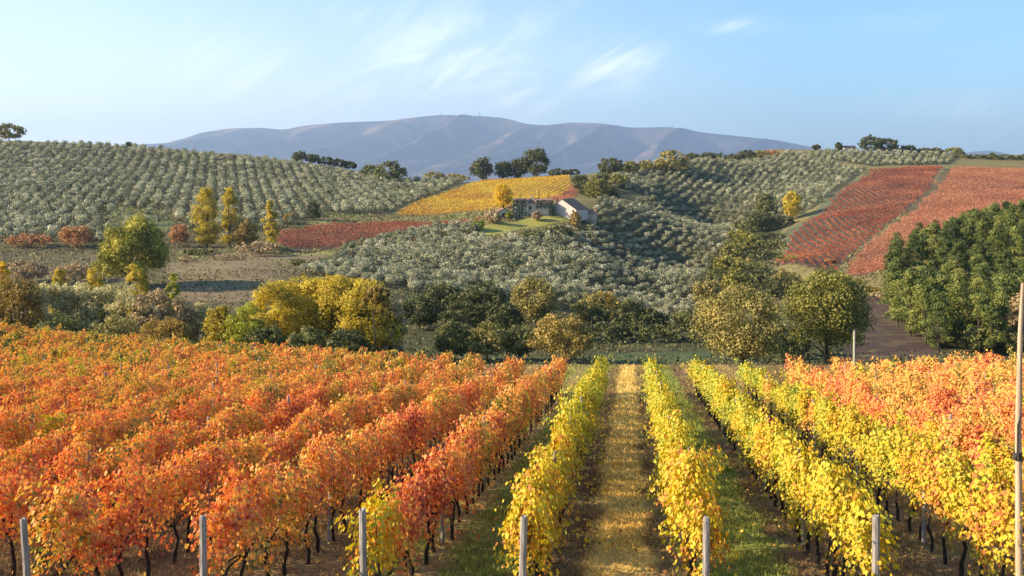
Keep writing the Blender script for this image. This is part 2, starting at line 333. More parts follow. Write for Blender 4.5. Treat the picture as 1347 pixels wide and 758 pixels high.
def build_ground():
    nx, ny = len(xs), len(ys)
    V = np.stack([GX, GY, GZ], -1).reshape(-1, 3)
    i = np.arange(nx * ny).reshape(ny, nx)
    Fc = np.stack([i[:-1, :-1], i[:-1, 1:], i[1:, 1:], i[1:, :-1]], -1).reshape(-1, 4)
    C = np.empty((nx * ny, 4), np.float32); X, Y = V[:, 0], V[:, 1]
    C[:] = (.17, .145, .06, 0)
    def fill(P, c): C[inside(P, X, Y), :3] = c
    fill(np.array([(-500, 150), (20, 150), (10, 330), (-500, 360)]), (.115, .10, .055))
    for P in G_OL_L: fill(P, (.085, .08, .038))  # floors of all groves painted darker, standing in for shade between the trees
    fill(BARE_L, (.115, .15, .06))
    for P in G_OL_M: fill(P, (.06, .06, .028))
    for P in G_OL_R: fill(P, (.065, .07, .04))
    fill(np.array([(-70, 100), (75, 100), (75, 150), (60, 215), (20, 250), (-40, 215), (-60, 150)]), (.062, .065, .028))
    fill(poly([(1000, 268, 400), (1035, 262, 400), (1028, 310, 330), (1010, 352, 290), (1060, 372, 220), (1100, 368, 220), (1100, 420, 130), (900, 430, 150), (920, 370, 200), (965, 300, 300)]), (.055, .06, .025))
    fill(PZ['pasture'], (.20, .15, .085)); fill(PZ['red_left'], (.10, .06, .04)); fill(PZ['yellow_field'], (.17, .12, .045))
    fill(PZ['red_small'], (.2, .09, .06)); fill(PZ['red_right'], (.075, .05, .038)); fill(PZ['brick_right'], (.16, .09, .055))
    fill(PZ['lawn'], (.27, .26, .06)); fill(PZ['lane_right'], (.10, .08, .045)); fill(PZ['track_gully'], (.09, .10, .06))
    fill(PZ['plough'], (.07, .047, .038)); fill(PZ['meadow'], (.06, .085, .035))
    for P in (poly([(378, 300, 300), (430, 290, 320), (520, 287, 340), (640, 284, 380), (640, 288, 380), (520, 291, 340), (430, 295, 320), (376, 304, 300)]),
              poly([(350, 329, 285), (440, 329, 285), (470, 325, 290), (440, 337, 270), (380, 337, 270)])):
        fill(P, (.20, .21, .07))
    C[:, 3] = (1 - ss(70, 100, Y - .35 * np.maximum(-X, 0))) * (Y < 140)
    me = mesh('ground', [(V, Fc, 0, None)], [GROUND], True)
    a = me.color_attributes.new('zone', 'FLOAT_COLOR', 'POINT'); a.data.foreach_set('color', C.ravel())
    tag(obj('ground', me), kind='structure')

RD = np.array((.1187, .9929)); PD = np.array((.9929, -.1187))      # along the rows, across the rows
def lane_nodes(t):
    """colour of the vineyard floor: straw lane, green lanes, bare brown strips under the vines"""
    pos = N(t, 'ShaderNodeNewGeometry').outputs['Position']
    dp = N(t, 'ShaderNodeVectorMath', operation='DOT_PRODUCT'); L(t, pos, dp.inputs[0]); dp.inputs[1].default_value = (PD[0], PD[1], 0)
    wob = M2(t, 'MULTIPLY', M2(t, 'SUBTRACT', noise(t, .8, 5.0, .65), .5), 1.6)
    s = M2(t, 'ADD', dp.outputs['Value'], wob)
    f = M2(t, 'MULTIPLY', M2(t, 'ADD', s, 10), 1 / 20)
    soil, straw, green, dry = (.18, .115, .06), (.66, .46, .14), (.21, .235, .055), (.34, .23, .10)
    seq = [(-9.6, soil), (-7.9, dry), (-6.7, soil), (-5.5, dry), (-4.6, green), (-3.8, dry), (-3.4, green), (-2.0, green), (-1.55, soil), (-1.0, soil), (-.72, straw), (.2, straw), (.5, soil), (1.15, dry), (1.35, green), (2.9, green), (3.2, soil), (3.8, soil), (4.5, dry), (5.6, soil), (7.4, dry), (9, soil)]
    c = ramp(t, f, [((a + 10) / 20, b) for a, b in seq])
    big = noise(t, .35, 4.0); fine = noise(t, 6, 5.0, .7)
    c = mixc(t, M2(t, 'MULTIPLY_ADD', big, 1.8, -.72, clamp=True), c, (.26, .23, .07))
    v = N(t, 'ShaderNodeHueSaturation'); L(t, M2(t, 'MULTIPLY_ADD', fine, 1.5, .3), v.inputs['Value']); L(t, c, v.inputs['Color'])
    return v.outputs[0], fine
def ground_material():
    m, t = newmat('ground')
    a = N(t, 'ShaderNodeAttribute', attribute_name='zone')
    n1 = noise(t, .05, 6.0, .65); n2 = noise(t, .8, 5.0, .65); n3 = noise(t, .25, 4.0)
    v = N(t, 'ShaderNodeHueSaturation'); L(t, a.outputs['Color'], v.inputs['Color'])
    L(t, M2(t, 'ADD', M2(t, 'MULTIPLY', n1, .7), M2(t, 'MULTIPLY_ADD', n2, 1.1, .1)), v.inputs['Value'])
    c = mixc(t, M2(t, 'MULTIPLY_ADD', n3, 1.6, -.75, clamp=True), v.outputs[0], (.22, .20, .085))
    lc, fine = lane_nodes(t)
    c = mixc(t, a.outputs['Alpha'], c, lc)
    p = N(t, 'ShaderNodeBsdfPrincipled', _Roughness=.95); L(t, c, p.inputs['Base Color']); p.inputs['Specular IOR Level'].default_value = .1
    b = N(t, 'ShaderNodeBump', _Strength=.6, _Distance=.12); L(t, fine, b.inputs['Height']); L(t, b.outputs[0], p.inputs['Normal'])
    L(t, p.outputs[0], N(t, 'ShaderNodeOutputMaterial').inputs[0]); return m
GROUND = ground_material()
build_ground()

# ------------------------------------------------------------------ mountains
def mountain_mat():
    m, t = newmat('mountain')
    nz = noise(t, .0024, 9.0, .68)
    c = ramp(t, nz, [(.35, (.016, .022, .022)), (.5, (.05, .046, .036)), (.62, (.18, .115, .08)), (.76, (.28, .19, .13))])
    p = N(t, 'ShaderNodeBsdfPrincipled', _Roughness=1); L(t, c, p.inputs['Base Color']); p.inputs['Specular IOR Level'].default_value = 0
    L(t, p.outputs[0], N(t, 'ShaderNodeOutputMaterial').inputs[0]); return m
MOUNT = mountain_mat()
PROF = [(-200, 205), (60, 200), (150, 192), (180, 190), (228, 188), (262, 175), (300, 169), (345, 168), (372, 171), (400, 165), (450, 161), (510, 159), (540, 155), (580, 151), (640, 153), (668, 156), (690, 163), (718, 165), (750, 161), (790, 162), (830, 168), (880, 167), (930, 175), (970, 179), (1020, 184), (1065, 193), (1110, 204), (1200, 222), (1500, 235)]
def build_mountain():
    pa = np.array(PROF, float); D0 = 9000.0
    x = np.linspace(-7000, 6600, 760); y = np.linspace(6000, 10800, 260); X, Y = np.meshgrid(x, y)
    px = CX + F * X / D0
    hp = np.interp(px, pa[:, 0], pa[:, 1]); hp = (HY - hp) / F * D0
    k = np.exp(-.5 * (np.arange(-6, 7) / 2.2) ** 2); k /= k.sum()
    hr = np.convolve(np.pad(hp[0], 6, 'edge'), k, 'valid')
    T = np.clip((D0 - Y) / 2700, -1, 1)
    c = X + .42 * (D0 - Y) + 130 * fbm(X, Y, .0016, 5, 3)
    shift = np.interp((X + .22 * (D0 - Y)).ravel(), x, hr).reshape(X.shape)
    front = np.maximum(T, 0); back = np.maximum(-T, 0)
    g = (1 - front) ** 1.25
    spur = (1 - np.abs(((c / 330) % 2) - 1)) ** 1.3; spur2 = 1 - np.abs(((c / 150 + .6 * np.sin(Y / 500) + .8 * np.sin(X / 700)) % 2) - 1)
    amp = np.minimum(1, front * 7) * (1 - front) * (.75 + .25 * fbm(X, Y, .0012, 15, 2))
    Z = shift * g - 60 * front + amp * (360 * (spur - .75) + 120 * (spur2 - .6)) * (shift / 480) + 14 * fbm(X, Y, .008, 8, 4) * np.minimum(1, amp * 2)
    Z = Z * (1 - back) ** 1.5 - back * 150
    Z = np.where(front >= 1, -70, Z)
    nx, ny = len(x), len(y); i = np.arange(nx * ny).reshape(ny, nx)
    Fc = np.stack([i[:-1, :-1], i[:-1, 1:], i[1:, 1:], i[1:, :-1]], -1).reshape(-1, 4)
    V = np.stack([X, Y, Z], -1).reshape(-1, 3) * 1.75
    tag(obj('mountains', mesh('mountains', [(V, Fc, 0, None)], [MOUNT], True)), kind='structure')
    # low far hill showing behind the right-hand ridge
    x = np.linspace(3000, 7000, 160); y = np.linspace(8200, 11000, 60); X, Y = np.meshgrid(x, y)
    xc = (1293 - CX) / F * 9600
    Z = 278 * np.exp(-((X - xc) / 520) ** 2 - ((Y - 9600) / 900) ** 2) + 60 * np.exp(-((X - xc) / 1500) ** 2 - ((Y - 9600) / 900) ** 2) - 70
    nx, ny = len(x), len(y); i = np.arange(nx * ny).reshape(ny, nx)
    Fc = np.stack([i[:-1, :-1], i[:-1, 1:], i[1:, 1:], i[1:, :-1]], -1).reshape(-1, 4)
    tag(obj('hills', mesh('hills', [(np.stack([X, Y, Z], -1).reshape(-1, 3) * 1.75, Fc, 0, None)], [MOUNT], True)), kind='structure')
build_mountain()

# haze: one closed box of even thin air
def build_haze():
    x0, x1, y0, y1, z0, z1 = -22000, 22000, -3000, 24000, -150, 1300
    V = np.array([(x, y, z) for z in (z0, z1) for y in (y0, y1) for x in (x0, x1)])
    Fc = np.array([(0, 2, 3, 1), (4, 5, 7, 6), (0, 1, 5, 4), (2, 6, 7, 3), (0, 4, 6, 2), (1, 3, 7, 5)])
    m, t = newmat('haze')
    v = N(t, 'ShaderNodeVolumePrincipled', _Density=HAZE, _Anisotropy=.25); v.inputs['Color'].default_value = (.50, .69, 1, 1)
    L(t, v.outputs[0], N(t, 'ShaderNodeOutputMaterial').inputs['Volume'])
    tag(obj('haze', mesh('haze', [(V, Fc, 0, None)], [m])), kind='stuff')
HAZE = 6.6e-5
build_haze()

# ------------------------------------------------------------------ vineyard in front
ROWS = [-8.9, -6.35, -3.96, -1.63, 1.11, 3.62]
for k in range(1, 44): ROWS.insert(0, -8.9 - 2.5 * k)
NL = len(ROWS)
for k in range(1, 22): ROWS.append(3.62 + 2.52 * k)
IA = ROWS.index(-1.63)                                            # the yellow row left of the straw lane
ORD = ['first', 'second', 'third', 'fourth', 'fifth', 'sixth', 'seventh', 'eighth', 'ninth', 'tenth', 'eleventh', 'twelfth', 'thirteenth', 'fourteenth', 'fifteenth', 'sixteenth', 'seventeenth', 'eighteenth', 'nineteenth', 'twentieth'] + \
      ['twenty-' + w for w in ('first', 'second', 'third', 'fourth', 'fifth', 'sixth', 'seventh', 'eighth', 'ninth')] + ['thirtieth'] + ['thirty-' + w for w in ('first', 'second', 'third', 'fourth', 'fifth', 'sixth', 'seventh', 'eighth', 'ninth')] + ['fortieth']
def rowname(i): return f"{ORD[IA - i]} row left of the straw lane" if i <= IA else f"{ORD[i - IA - 1]} row right of the straw lane"
YE = ([-300, 0, 200, 400, 600, 700, 850, 1100, 1347, 1700], [102, 100, 96, 78, 62, 57, 56, 54, 63, 70])
def row_points(s, step, y0=15.7, jit=0.0):
    yy = np.arange(y0, 106, step * .9929); t = (yy - PD[1] * s) / RD[1]
    X = PD[0] * s + RD[0] * t; return X, yy
def row_color(i, y, g):
    s = ROWS[i]
    if i in (IA, IA + 1): return 'Y'
    if s > 0:
        if i <= IA + 2: return 'Y'
        if i == IA + 3: return 'Y' if g.random() < .86 else 'O'
        if i == IA + 4: return 'Y' if y < 25 + g.normal() * 5 else 'O'
        return 'Y' if g.random() < .08 else 'O'
    if i == IA - 1 and y < 16.5: return 'Y'
    return 'Y' if g.random() < (.012 if y < 40 else .05) else 'O'
def vine_cloud(g, n, s0, far=False):
    """leaf positions of one vine: a ragged curtain 1 m long, local x along the row"""
    h = g.uniform(1.6, 2.25); w = g.uniform(.17, .36)
    nsh = 15 if not far else 5
    c = []; m = int(n * .38)
    x = g.uniform(-.62, .62, m); z = g.uniform(.62, 1, m) ** .8 * h * .98; a = g.uniform(-1, 1, m)
    y = np.sign(a) * np.abs(a) ** .45 * w * (.65 + .45 * np.sin((z - .5) / (h - .5) * 3.1)); c.append(np.c_[x, y, z])
    k = (n - m) // nsh
    for _ in range(nsh):                                          # shoots that arch out of the curtain
        x0, y0, z0 = g.uniform(-.55, .55), g.uniform(-.2, .2), g.uniform(.95, h)
        d = np.array((g.normal() * .38, g.normal() * .3, g.uniform(-.5, .6))); u = g.random((k, 1))
        p = np.array((x0, y0, z0)) + d * u + np.array((0, 0, -.32)) * u ** 2 + g.normal(size=(k, 3)) * .085; c.append(p)
    c = np.concatenate(c); c[:, 2] = np.maximum(c[:, 2], .5 + .2 * g.random(len(c)))
    n_ = np.c_[g.normal(size=len(c)) * .6, np.sign(c[:, 1]) * (.6 + g.random(len(c))), g.uniform(0, 1.1, len(c))]
    s = s0 * g.uniform(.6, 1.25, len(c))
    tint = np.clip(.5 + g.normal(size=len(c)) * .24, 0, 1)
    return c, n_, s, tint
def vine_trunk(g):
    x = g.normal() * .05; L_ = []
    p = [(x * 0, 0, -.12), (x, g.normal() * .03, .25), (x * 1.6, g.normal() * .04, .5), (x * 1.2, g.normal() * .04, .8)]
    L_.append((p, [.05, .038, .034, .03]))
    for sg in (-1, 1): L_.append(([p[-1], (x + sg * .22, 0, .9), (x + sg * .55, .02, .93 + g.normal() * .03)], [.028, .02, .013]))
    L_.append(([p[-1], (x, 0, 1.3), (x + g.normal() * .15, g.normal() * .1, 1.8)], [.022, .012, .006]))
    return tubes(L_, 5)
g = np.random.default_rng(5)
VM = {'O': [], 'Y': []}; TM = []
for k in range(12):
    c, n_, s, tt = vine_cloud(g, 1000, .077)
    V, Fc, T = leaves(c, n_, s, tt, g, TV, TVF)
    VM['O'].append(mesh('vine_foliage', [(V, Fc, 0, T)], [ORANGE])); VM['Y'].append(mesh('vine_foliage', [(V, Fc, 0, T)], [YELLOW]))
for k in range(8):
    V, Fc, T = vine_trunk(g); TM.append(mesh('vine_trunk', [(V, Fc, 0, None)], [VBARK]))
vines, posts = [], []
for i, s in enumerate(ROWS):
    X, Y = row_points(s, .95)
    Z = H(X, Y); px = CX + F * X / Y; ye = np.interp(px, *YE) + g.normal() * .6
    ok = (Y < ye) & (X > -.56 * Y - 2.5) & (X < .56 * Y + 3.5)
    for j in np.nonzero(ok)[0]:
        vis = abs(px[j] - CX) < 700
        vines.append((Y[j] * (1 if vis else 3), i, int(j), X[j] + g.normal() * .04, Y[j], Z[j]))
    Xp, Yp = row_points(s, 6.2, 14.9)
    Zp = H(Xp, Yp); pxp = CX + F * Xp / Yp; okp = (Yp < np.interp(pxp, *YE) - 1) & (Xp > -.55 * Yp - 1) & (Xp < .55 * Yp + 1)
    for j in np.nonzero(okp)[0]: posts.append((i, int(j), Xp[j], Yp[j], Zp[j]))
vines.sort()
RZ = math.atan2(RD[1], RD[0])
fo, tr = [], []
for q, (key, i, j, x, y, z) in enumerate(vines):
    colr = row_color(i, y, g); rz = RZ + (math.pi if g.random() < .5 else 0) + g.normal() * .08
    if q < 300:
        e = empty('grape_vine', (x, y, z), rz)
        sc = g.uniform(.9, 1.08); e.scale = (1.05, g.uniform(.85, 1.15), sc)
        cname = 'yellow' if colr == 'Y' else 'orange-red'
        tag(e, f"{cname} grape vine, {ORD[min(j, 39)]} from end post, {rowname(i)}", 'grape vine', 'trellised grape vines in the front vineyard')
        obj('foliage', VM[colr][g.integers(12)], e); obj('trunk', TM[g.integers(8)], e)
    else:
        far = y > 62
        c, n_, s_, tt = vine_cloud(g, 360 if y < 45 else (220 if not far else 130), .115 if y < 45 else (.15 if not far else .21), far)
        ca, sa = math.cos(rz), math.sin(rz); Rm = np.array([[ca, sa, 0], [-sa, ca, 0], [0, 0, 1]])
        fo.append((c @ Rm + (x, y, z), n_ @ Rm, s_, tt, np.full(len(c), 0 if colr == 'O' else 1)))
        if y < 70:
            tr.append((*tube([(x, y, z - .1), (x + g.normal() * .05, y, z + .4), (x, y, z + .85)], [.045, .035, .03], 4), None))
c = np.concatenate([f[0] for f in fo]); n_ = np.concatenate([f[1] for f in fo]); s_ = np.concatenate([f[2] for f in fo]); tt = np.concatenate([f[3] for f in fo]); mc = np.concatenate([f[4] for f in fo])
parts = []
for k in (0, 1):
    q = mc == k; V, Fc, T = leaves(c[q], n_[q], s_[q], tt[q], g); parts.append((V, Fc, k, T))
V, Fc, T = join(tr); parts.append((V, Fc, 2, None))
tag(obj('vineyard_rows', mesh('vineyard_rows', parts, [ORANGE, YELLOW, VBARK])), 'orange and yellow vine rows running on to the crest of the front vineyard', 'vines', kind='stuff')
print('vines', len(vines), 'posts', len(posts), 'leaves', len(c))

def post_mesh(g, h, r):
    lx, ly = g.normal() * .03, g.normal() * .02; k = 8; ang = np.arange(k) / k * 6.283
    zz = [-.2, .6, h - .04, h]; rr = [r * 1.05, r, r * .93, r * .8]
    V, Fc = [], []
    for z, q in zip(zz, rr): V += [(lx * z + q * math.cos(a) * (1 + g.normal() * .03), ly * z + q * math.sin(a), z + (g.normal() * .01 if z == h else 0)) for a in ang]
    for i in range(3): Fc += [(i * k + j, i * k + (j + 1) % k, (i + 1) * k + (j + 1) % k, (i + 1) * k + j) for j in range(k)]
    for j in (0, 2, 4): Fc.append((3 * k + j, 3 * k + j + 1, 3 * k + j + 2, 3 * k + (j + 3) % k if j < 4 else 3 * k + 7))
    Fc[-1] = (3 * k + 4, 3 * k + 5, 3 * k + 6, 3 * k + 7); Fc[-2] = (3 * k, 3 * k + 1, 3 * k + 2, 3 * k + 3); Fc[-3] = (3 * k, 3 * k + 3, 3 * k + 4, 3 * k + 7)
    return mesh('post', [(np.array(V), np.array(Fc), 0, None)], [POSTM])
EP = [post_mesh(g, 1.9, .058) for _ in range(5)]; IP = [post_mesh(g, 2.0, .04) for _ in range(5)]
nrow = {}
for i, j, x, y, z in posts:
    end = j == 0; k = nrow.get(i, 0)
    o = obj('vineyard_post', (EP if end else IP)[g.integers(5)]); o.location = (x, y, z + g.normal() * .04); o.rotation_euler = (g.normal() * .02, g.normal() * .03, g.uniform(0, 6))
    if end: lab = f"thick grey weathered wooden end post of the {rowname(i)}"
    else: lab = f"thin grey wooden post, {ORD[j - 1]} behind the end post, {rowname(i)}"
    tag(o, lab, 'post', 'wooden trellis posts in the front vineyard')

WIRE = plain('galvanised_wire', [(.3, (.10, .10, .10)), (.7, (.22, .22, .22))], 5, .5)
for i in range(IA - 8, IA + 8):
    pr = [(x, y, z) for a, b, x, y, z in posts if a == i]
    if len(pr) < 2: continue
    x0, y0, z0 = pr[0]; P_ = [np.array(p) - (x0, y0, z0) for p in pr]
    V, Fc, T = tubes([([p + (0, 0, hw) for p in P_], [.005] * len(P_)) for hw in (.78, 1.25, 1.8)], 4)
    tag(obj('trellis_wire', mesh('trellis_wire', [(V, Fc, 0, None)], [WIRE]), None, (x0, y0, z0)), f"thin grey trellis wires along the {rowname(i)}", 'wire', 'trellis wires of the front vineyard')

# tall pole at the right margin
x, y, z = at(1342, 15.2)
pl = empty('wooden_pole', (x, y, z)); tag(pl, 'tall slim leaning pale wooden pole with dark metal clip beside the vines', 'pole')
V, Fc, T = tubes([([(0, 0, -.3), (-.02, 0, 1.5), (-.03, 0, 3.2), (0, 0, 4.6), (.04, 0, 5.4)], [.056, .053, .047, .036, .026])], 12)
obj('shaft', mesh('shaft', [(V, Fc, 0, None)], [POLEM], True), pl)
V, Fc, T = tubes([([(-.1, -.02, 2.72), (-.06, -.02, 2.8)], [.03, .03]), ([(-.065, -.04, 2.75), (-.055, -.04, 3.25), (0, -.05, 3.45)], [.012, .012, .008]), ([(-.035, 0, 2.70), (-.035, 0, 2.82)], [.064, .064])], 8)
obj('metal_clip', mesh('metal_clip', [(V, Fc, 0, None)], [METAL]), pl)
# concrete post at the end of the rows
x, y, z = at(1124, 64)
cpst = empty('field_post', (x, y, z)); tag(cpst, 'pale square concrete post standing at the vineyard end beside the large green oak', 'post')
hh = (HY - 434) / F * 64 - z
V, Fc, T = tubes([([(0, 0, -.2), (0, 0, hh)], [.10, .09])], 4); obj('shaft', mesh('shaft', [(V, Fc, 0, None)], [CONC]), cpst)
V, Fc, T = tubes([([(-.2, 0, hh), (.2, 0, hh + .02)], [.05, .05])], 4); obj('crossbar', mesh('crossbar', [(V, Fc, 0, None)], [METAL]), cpst)

# grass and fallen leaves on the vineyard floor
def lane_material(name):
    m, t = newmat(name); c, f = lane_nodes(t)
    at_ = N(t, 'ShaderNodeAttribute', attribute_name='tint').outputs['Fac']
    v = N(t, 'ShaderNodeHueSaturation'); L(t, M2(t, 'MULTIPLY_ADD', at_, 1.1, .75), v.inputs['Value']); L(t, c, v.inputs['Color'])
    p = N(t, 'ShaderNodeBsdfDiffuse'); L(t, v.outputs[0], p.inputs[0]); tr = N(t, 'ShaderNodeBsdfTranslucent'); L(t, v.outputs[0], tr.inputs[0])
    mx = N(t, 'ShaderNodeMixShader'); mx.inputs[0].default_value = .35; L(t, p.outputs[0], mx.inputs[1]); L(t, tr.outputs[0], mx.inputs[2])
    L(t, mx.outputs[0], N(t, 'ShaderNodeOutputMaterial').inputs[0]); return m
GRASS = lane_material('grass')
def scatter(n, y0, y1, g):
    y = np.sqrt(g.uniform(y0 ** 2, y1 ** 2, n)); x = g.uniform(-.54, .56, n) * y; return x, y
def grass():
    P = []
    for n, y0, y1, hgt, w in ((210000, 16, 32, .10, .012), (150000, 30, 70, .13, .026), (60000, 60, 88, .16, .045)):
        x, y = scatter(n, y0, y1, g); s = x * PD[0] + y * PD[1]
        R_ = np.array(ROWS); dist = np.abs(s[:, None] - R_[None]).min(1)
        keep = g.random(n) < np.clip(.25 + dist * 1.1, 0, 1) * (.35 + .65 * (fbm(x, y, 1.3, 21, 2) > -.25)); x, y, dist = x[keep], y[keep], dist[keep]; z = H(x, y)
        m = len(x); hh = hgt * g.uniform(.5, 1.5, m); a = g.uniform(0, 6.283, m); lean = g.normal(size=(m, 2)) * .55
        b = np.c_[x, y, z - .01]; dx = np.c_[np.cos(a), np.sin(a), np.zeros(m)] * (w * g.uniform(.6, 1.5, m))[:, None]
        tip = b + np.c_[lean * hh[:, None], hh]
        V = np.stack([b - dx, b + dx, tip], 1).reshape(-1, 3); Fc = np.arange(3 * m).reshape(-1, 3); P.append((V, Fc, 0, np.repeat(g.random(m), 3)))
    tag(obj('grass', mesh('grass', P, [GRASS])), 'straw coloured and green grass growing in the lanes between vine rows', 'grass', kind='stuff')
    LM = foliage('fallen_leaf', [(0, (.12, .06, .03)), (.4, (.36, .15, .05)), (.75, (.58, .34, .06)), (1, (.66, .48, .07))], .1, .3, .9, .2, 0, 0)
    x, y = scatter(26000, 16, 60, g); s = x * PD[0] + y * PD[1]; dist = np.abs(s[:, None] - np.array(ROWS)[None]).min(1)
    k = g.random(len(x)) < np.exp(-dist / .7); x, y = x[k], y[k]; c = np.c_[x, y, H(x, y) + .04 + .04 * g.random(len(x))]
    V, Fc, T = leaves(c, np.c_[g.normal(size=(len(x), 2)) * .5, np.ones(len(x))], g.uniform(.07, .13, len(x)), g.random(len(x)), g)
    tag(obj('fallen_leaves', mesh('fallen_leaves', [(V, Fc, 0, T)], [LM])), 'fallen yellow and brown vine leaves lying under the rows', 'leaves', kind='stuff')
grass()

# ------------------------------------------------------------------ far vineyards
def field_rows(name, P, direction, spacing, hgt, wid, dens, mat, label, g, size=.42, gap=0.0):
    d = np.array(direction, float); d /= np.linalg.norm(d); p = np.array((d[1], -d[0]))
    u = P @ d; v = P @ p; C = []
    for q in np.arange(v.min(), v.max(), spacing):
        m = int((u.max() - u.min()) * dens); uu = g.uniform(u.min(), u.max(), m); aa = g.uniform(-1, 1, m); vv = q + aa * wid
        X = uu * d[0] + vv * p[0]; Y = uu * d[1] + vv * p[1]; k = inside(P, X + 2.2 * fbm(X, Y, .35, 6, 3), Y + 4 * fbm(X, Y, .2, 7, 3))
        if gap: k &= fbm(X, Y, .9, 4, 2) > -gap
        C.append(np.c_[X, Y, (1 - aa * aa * .5)[:, None] * g.uniform(.3, 1, m)[:, None] * hgt][k])
    C = np.concatenate(C); rel = C[:, 2].copy(); C[:, 2] += H(C[:, 0], C[:, 1])
    n = len(C); nn = np.c_[g.normal(size=(n, 2)), g.uniform(.2, 1.4, n)]
    V, Fc, T = leaves(C, nn, size * g.uniform(.7, 1.3, n), np.clip(.5 + .22 * g.normal(size=n), 0, 1), g)
    tag(obj(name, mesh(name, [(V, Fc, 0, T)], [mat])), label, 'vines', kind='stuff'); return n
g = np.random.default_rng(8)
def dirpx(a, b): A = np.array(cast(*a)); B = np.array(cast(*b)); return B - A
field_rows('red_vineyard', PZ['red_right'], dirpx((1110, 342, 280), (1050, 300, 330)), 2.8, 1.25, .42, 11, REDV, 'red vine rows on the right hillside left of the sunken lane', g)
field_rows('brick_red_vineyard', PZ['brick_right'], (-.35, 1), 2.7, 1.35, .75, 13, REDV2, 'brick red vineyard on the right hillside above the pine wood', g)
field_rows('crimson_vineyard', PZ['red_left'], (.9, .35), 2.7, 1.3, .6, 12, REDV, 'crimson vine strip on the slope behind the poplars', g)
field_rows('ochre_vineyard', PZ['yellow_field'], (.35, 1), 2.9, 1.3, .62, 12, YELV, 'golden ochre vineyard on the slope behind the farmhouse', g)
field_rows('rust_vineyard', PZ['red_small'], (.6, 1), 2.3, 1.3, .5, 9, REDV2, 'small rust red vine patch above the stone barn', g)

# ------------------------------------------------------------------ trees
def crown_points(g, kind, w, h, base, n, leaf, clump=None):
    """leaf centres/normals/tints of a crown of width w whose foliage spans z=base..h"""
    hc = h - base; r = w / 2; c = []; nn = []; tt = []
    if kind == 'poplar':
        m = max(14, int(hc * 3)); z = g.uniform(0, 1, m)
        rad = r * (np.sin(np.clip(z * 1.02 + .03, 0, 1) ** .8 * math.pi) ** .55) * g.uniform(.25, .85, m); a = g.uniform(0, 6.283, m)
        cc = np.c_[rad * np.cos(a), rad * np.sin(a), base + z * hc]; cr = r * g.uniform(.3, .5, m)
    elif kind == 'pine':
        m = 26; z = g.uniform(0, 1, m) ** .8
        rad = r * np.clip(1.15 - z, .12, 1) ** .8 * g.uniform(.3, .9, m); a = g.uniform(0, 6.283, m)
        cc = np.c_[rad * np.cos(a), rad * np.sin(a), base + z * hc * .93]; cr = r * g.uniform(.22, .42, m)
    elif kind == 'olive':
        m = 7; v = unit(g.normal(size=(m, 3))); cc = v * np.array((r, r, hc * .5)) * .5 + (0, 0, base + hc * .5); cr = r * g.uniform(.42, .6, m)
    elif kind == 'cypress':
        m = 16; z = np.linspace(0, 1, m); cc = np.c_[g.normal(size=(m, 2)) * r * .2, base + z * hc]; cr = r * np.clip(1.1 - z, .15, .9)
    else:
        m = clump or 84
        v = unit(g.normal(size=(m, 3))); cr = min(r, hc * .5) * g.uniform(.20, .35, m)
        rad = g.uniform(.45, 1.0, m)[:, None] ** .45
        lob = 1 + .10 * np.sin(3 * np.arctan2(v[:, 1], v[:, 0]) + g.uniform(0, 6))[:, None]
        cc = v * rad * lob * (np.array((r, r, hc * .5)) - .8 * cr[:, None]) + (0, 0, base + hc * .5)
        low = np.clip((base + hc * .5 - cc[:, 2]) / (hc * .5), 0, 1)[:, None]; cc[:, :2] *= 1 + .35 * low
        cc[:, 2] = np.minimum(cc[:, 2], h - cr * .7)
    per = np.maximum(8, (n * cr ** 2 / (cr ** 2).sum()).astype(int))
    for q in range(len(cc)):
        k = per[q]; v = unit(g.normal(size=(k, 3)) + (0, 0, .25)); f = (g.uniform(.25, 1.1, k) ** .5)[:, None] * (1 + .18 * np.sin(5 * v[:, :1] + 3 * v[:, 1:2] + q))
        sq = np.array((1, 1, .75 if kind != 'pine' else .6))
        c.append(cc[q] + v * f * cr[q] * sq); nn.append(v + g.normal(size=(k, 3)) * .45)
        tt.append(np.clip(.5 + (g.random() - .5) * .6 + g.normal(size=k) * .16, 0, 1))
    c = np.concatenate(c); return c, np.concatenate(nn), leaf * g.uniform(.6, 1.3, len(c)), np.concatenate(tt), cc
def trunk_parts(g, h, base, w, cc, r0=None, limbs=6):
    r0 = r0 or max(.06, h * (.022 if base < h * .4 else .011)); top = base + (h - base) * .55
    p = [(0, 0, -.3), (g.normal() * .1, g.normal() * .1, base * .7 + .2), (g.normal() * .2, g.normal() * .2, top)]
    L_ = [(p, [r0 * 1.25, r0, r0 * .45])]
    for q in g.choice(len(cc), min(limbs, len(cc)), replace=False):
        s = np.array((0, 0, base * .8 + g.random() * (top - base * .8) * .6)); e = cc[q]; mid = s * .5 + e * .5 + (0, 0, -.05 * h * g.random())
        L_.append(([s, mid, e], [r0 * .5, r0 * .32, r0 * .12]))
    return tubes(L_, 6)
def tree_meshes(g, kind, w, h, base, n, leaf, mat, bark=None, clump=None, limbs=6):
    c, nn, s, tt, cc = crown_points(g, kind, w, h, base, n, leaf, clump)
    V, Fc, T = leaves(c, nn, s, tt, g); tv, tf, _ = trunk_parts(g, h, base, w, cc, limbs=limbs)
    return (V, Fc, T), (tv, tf)
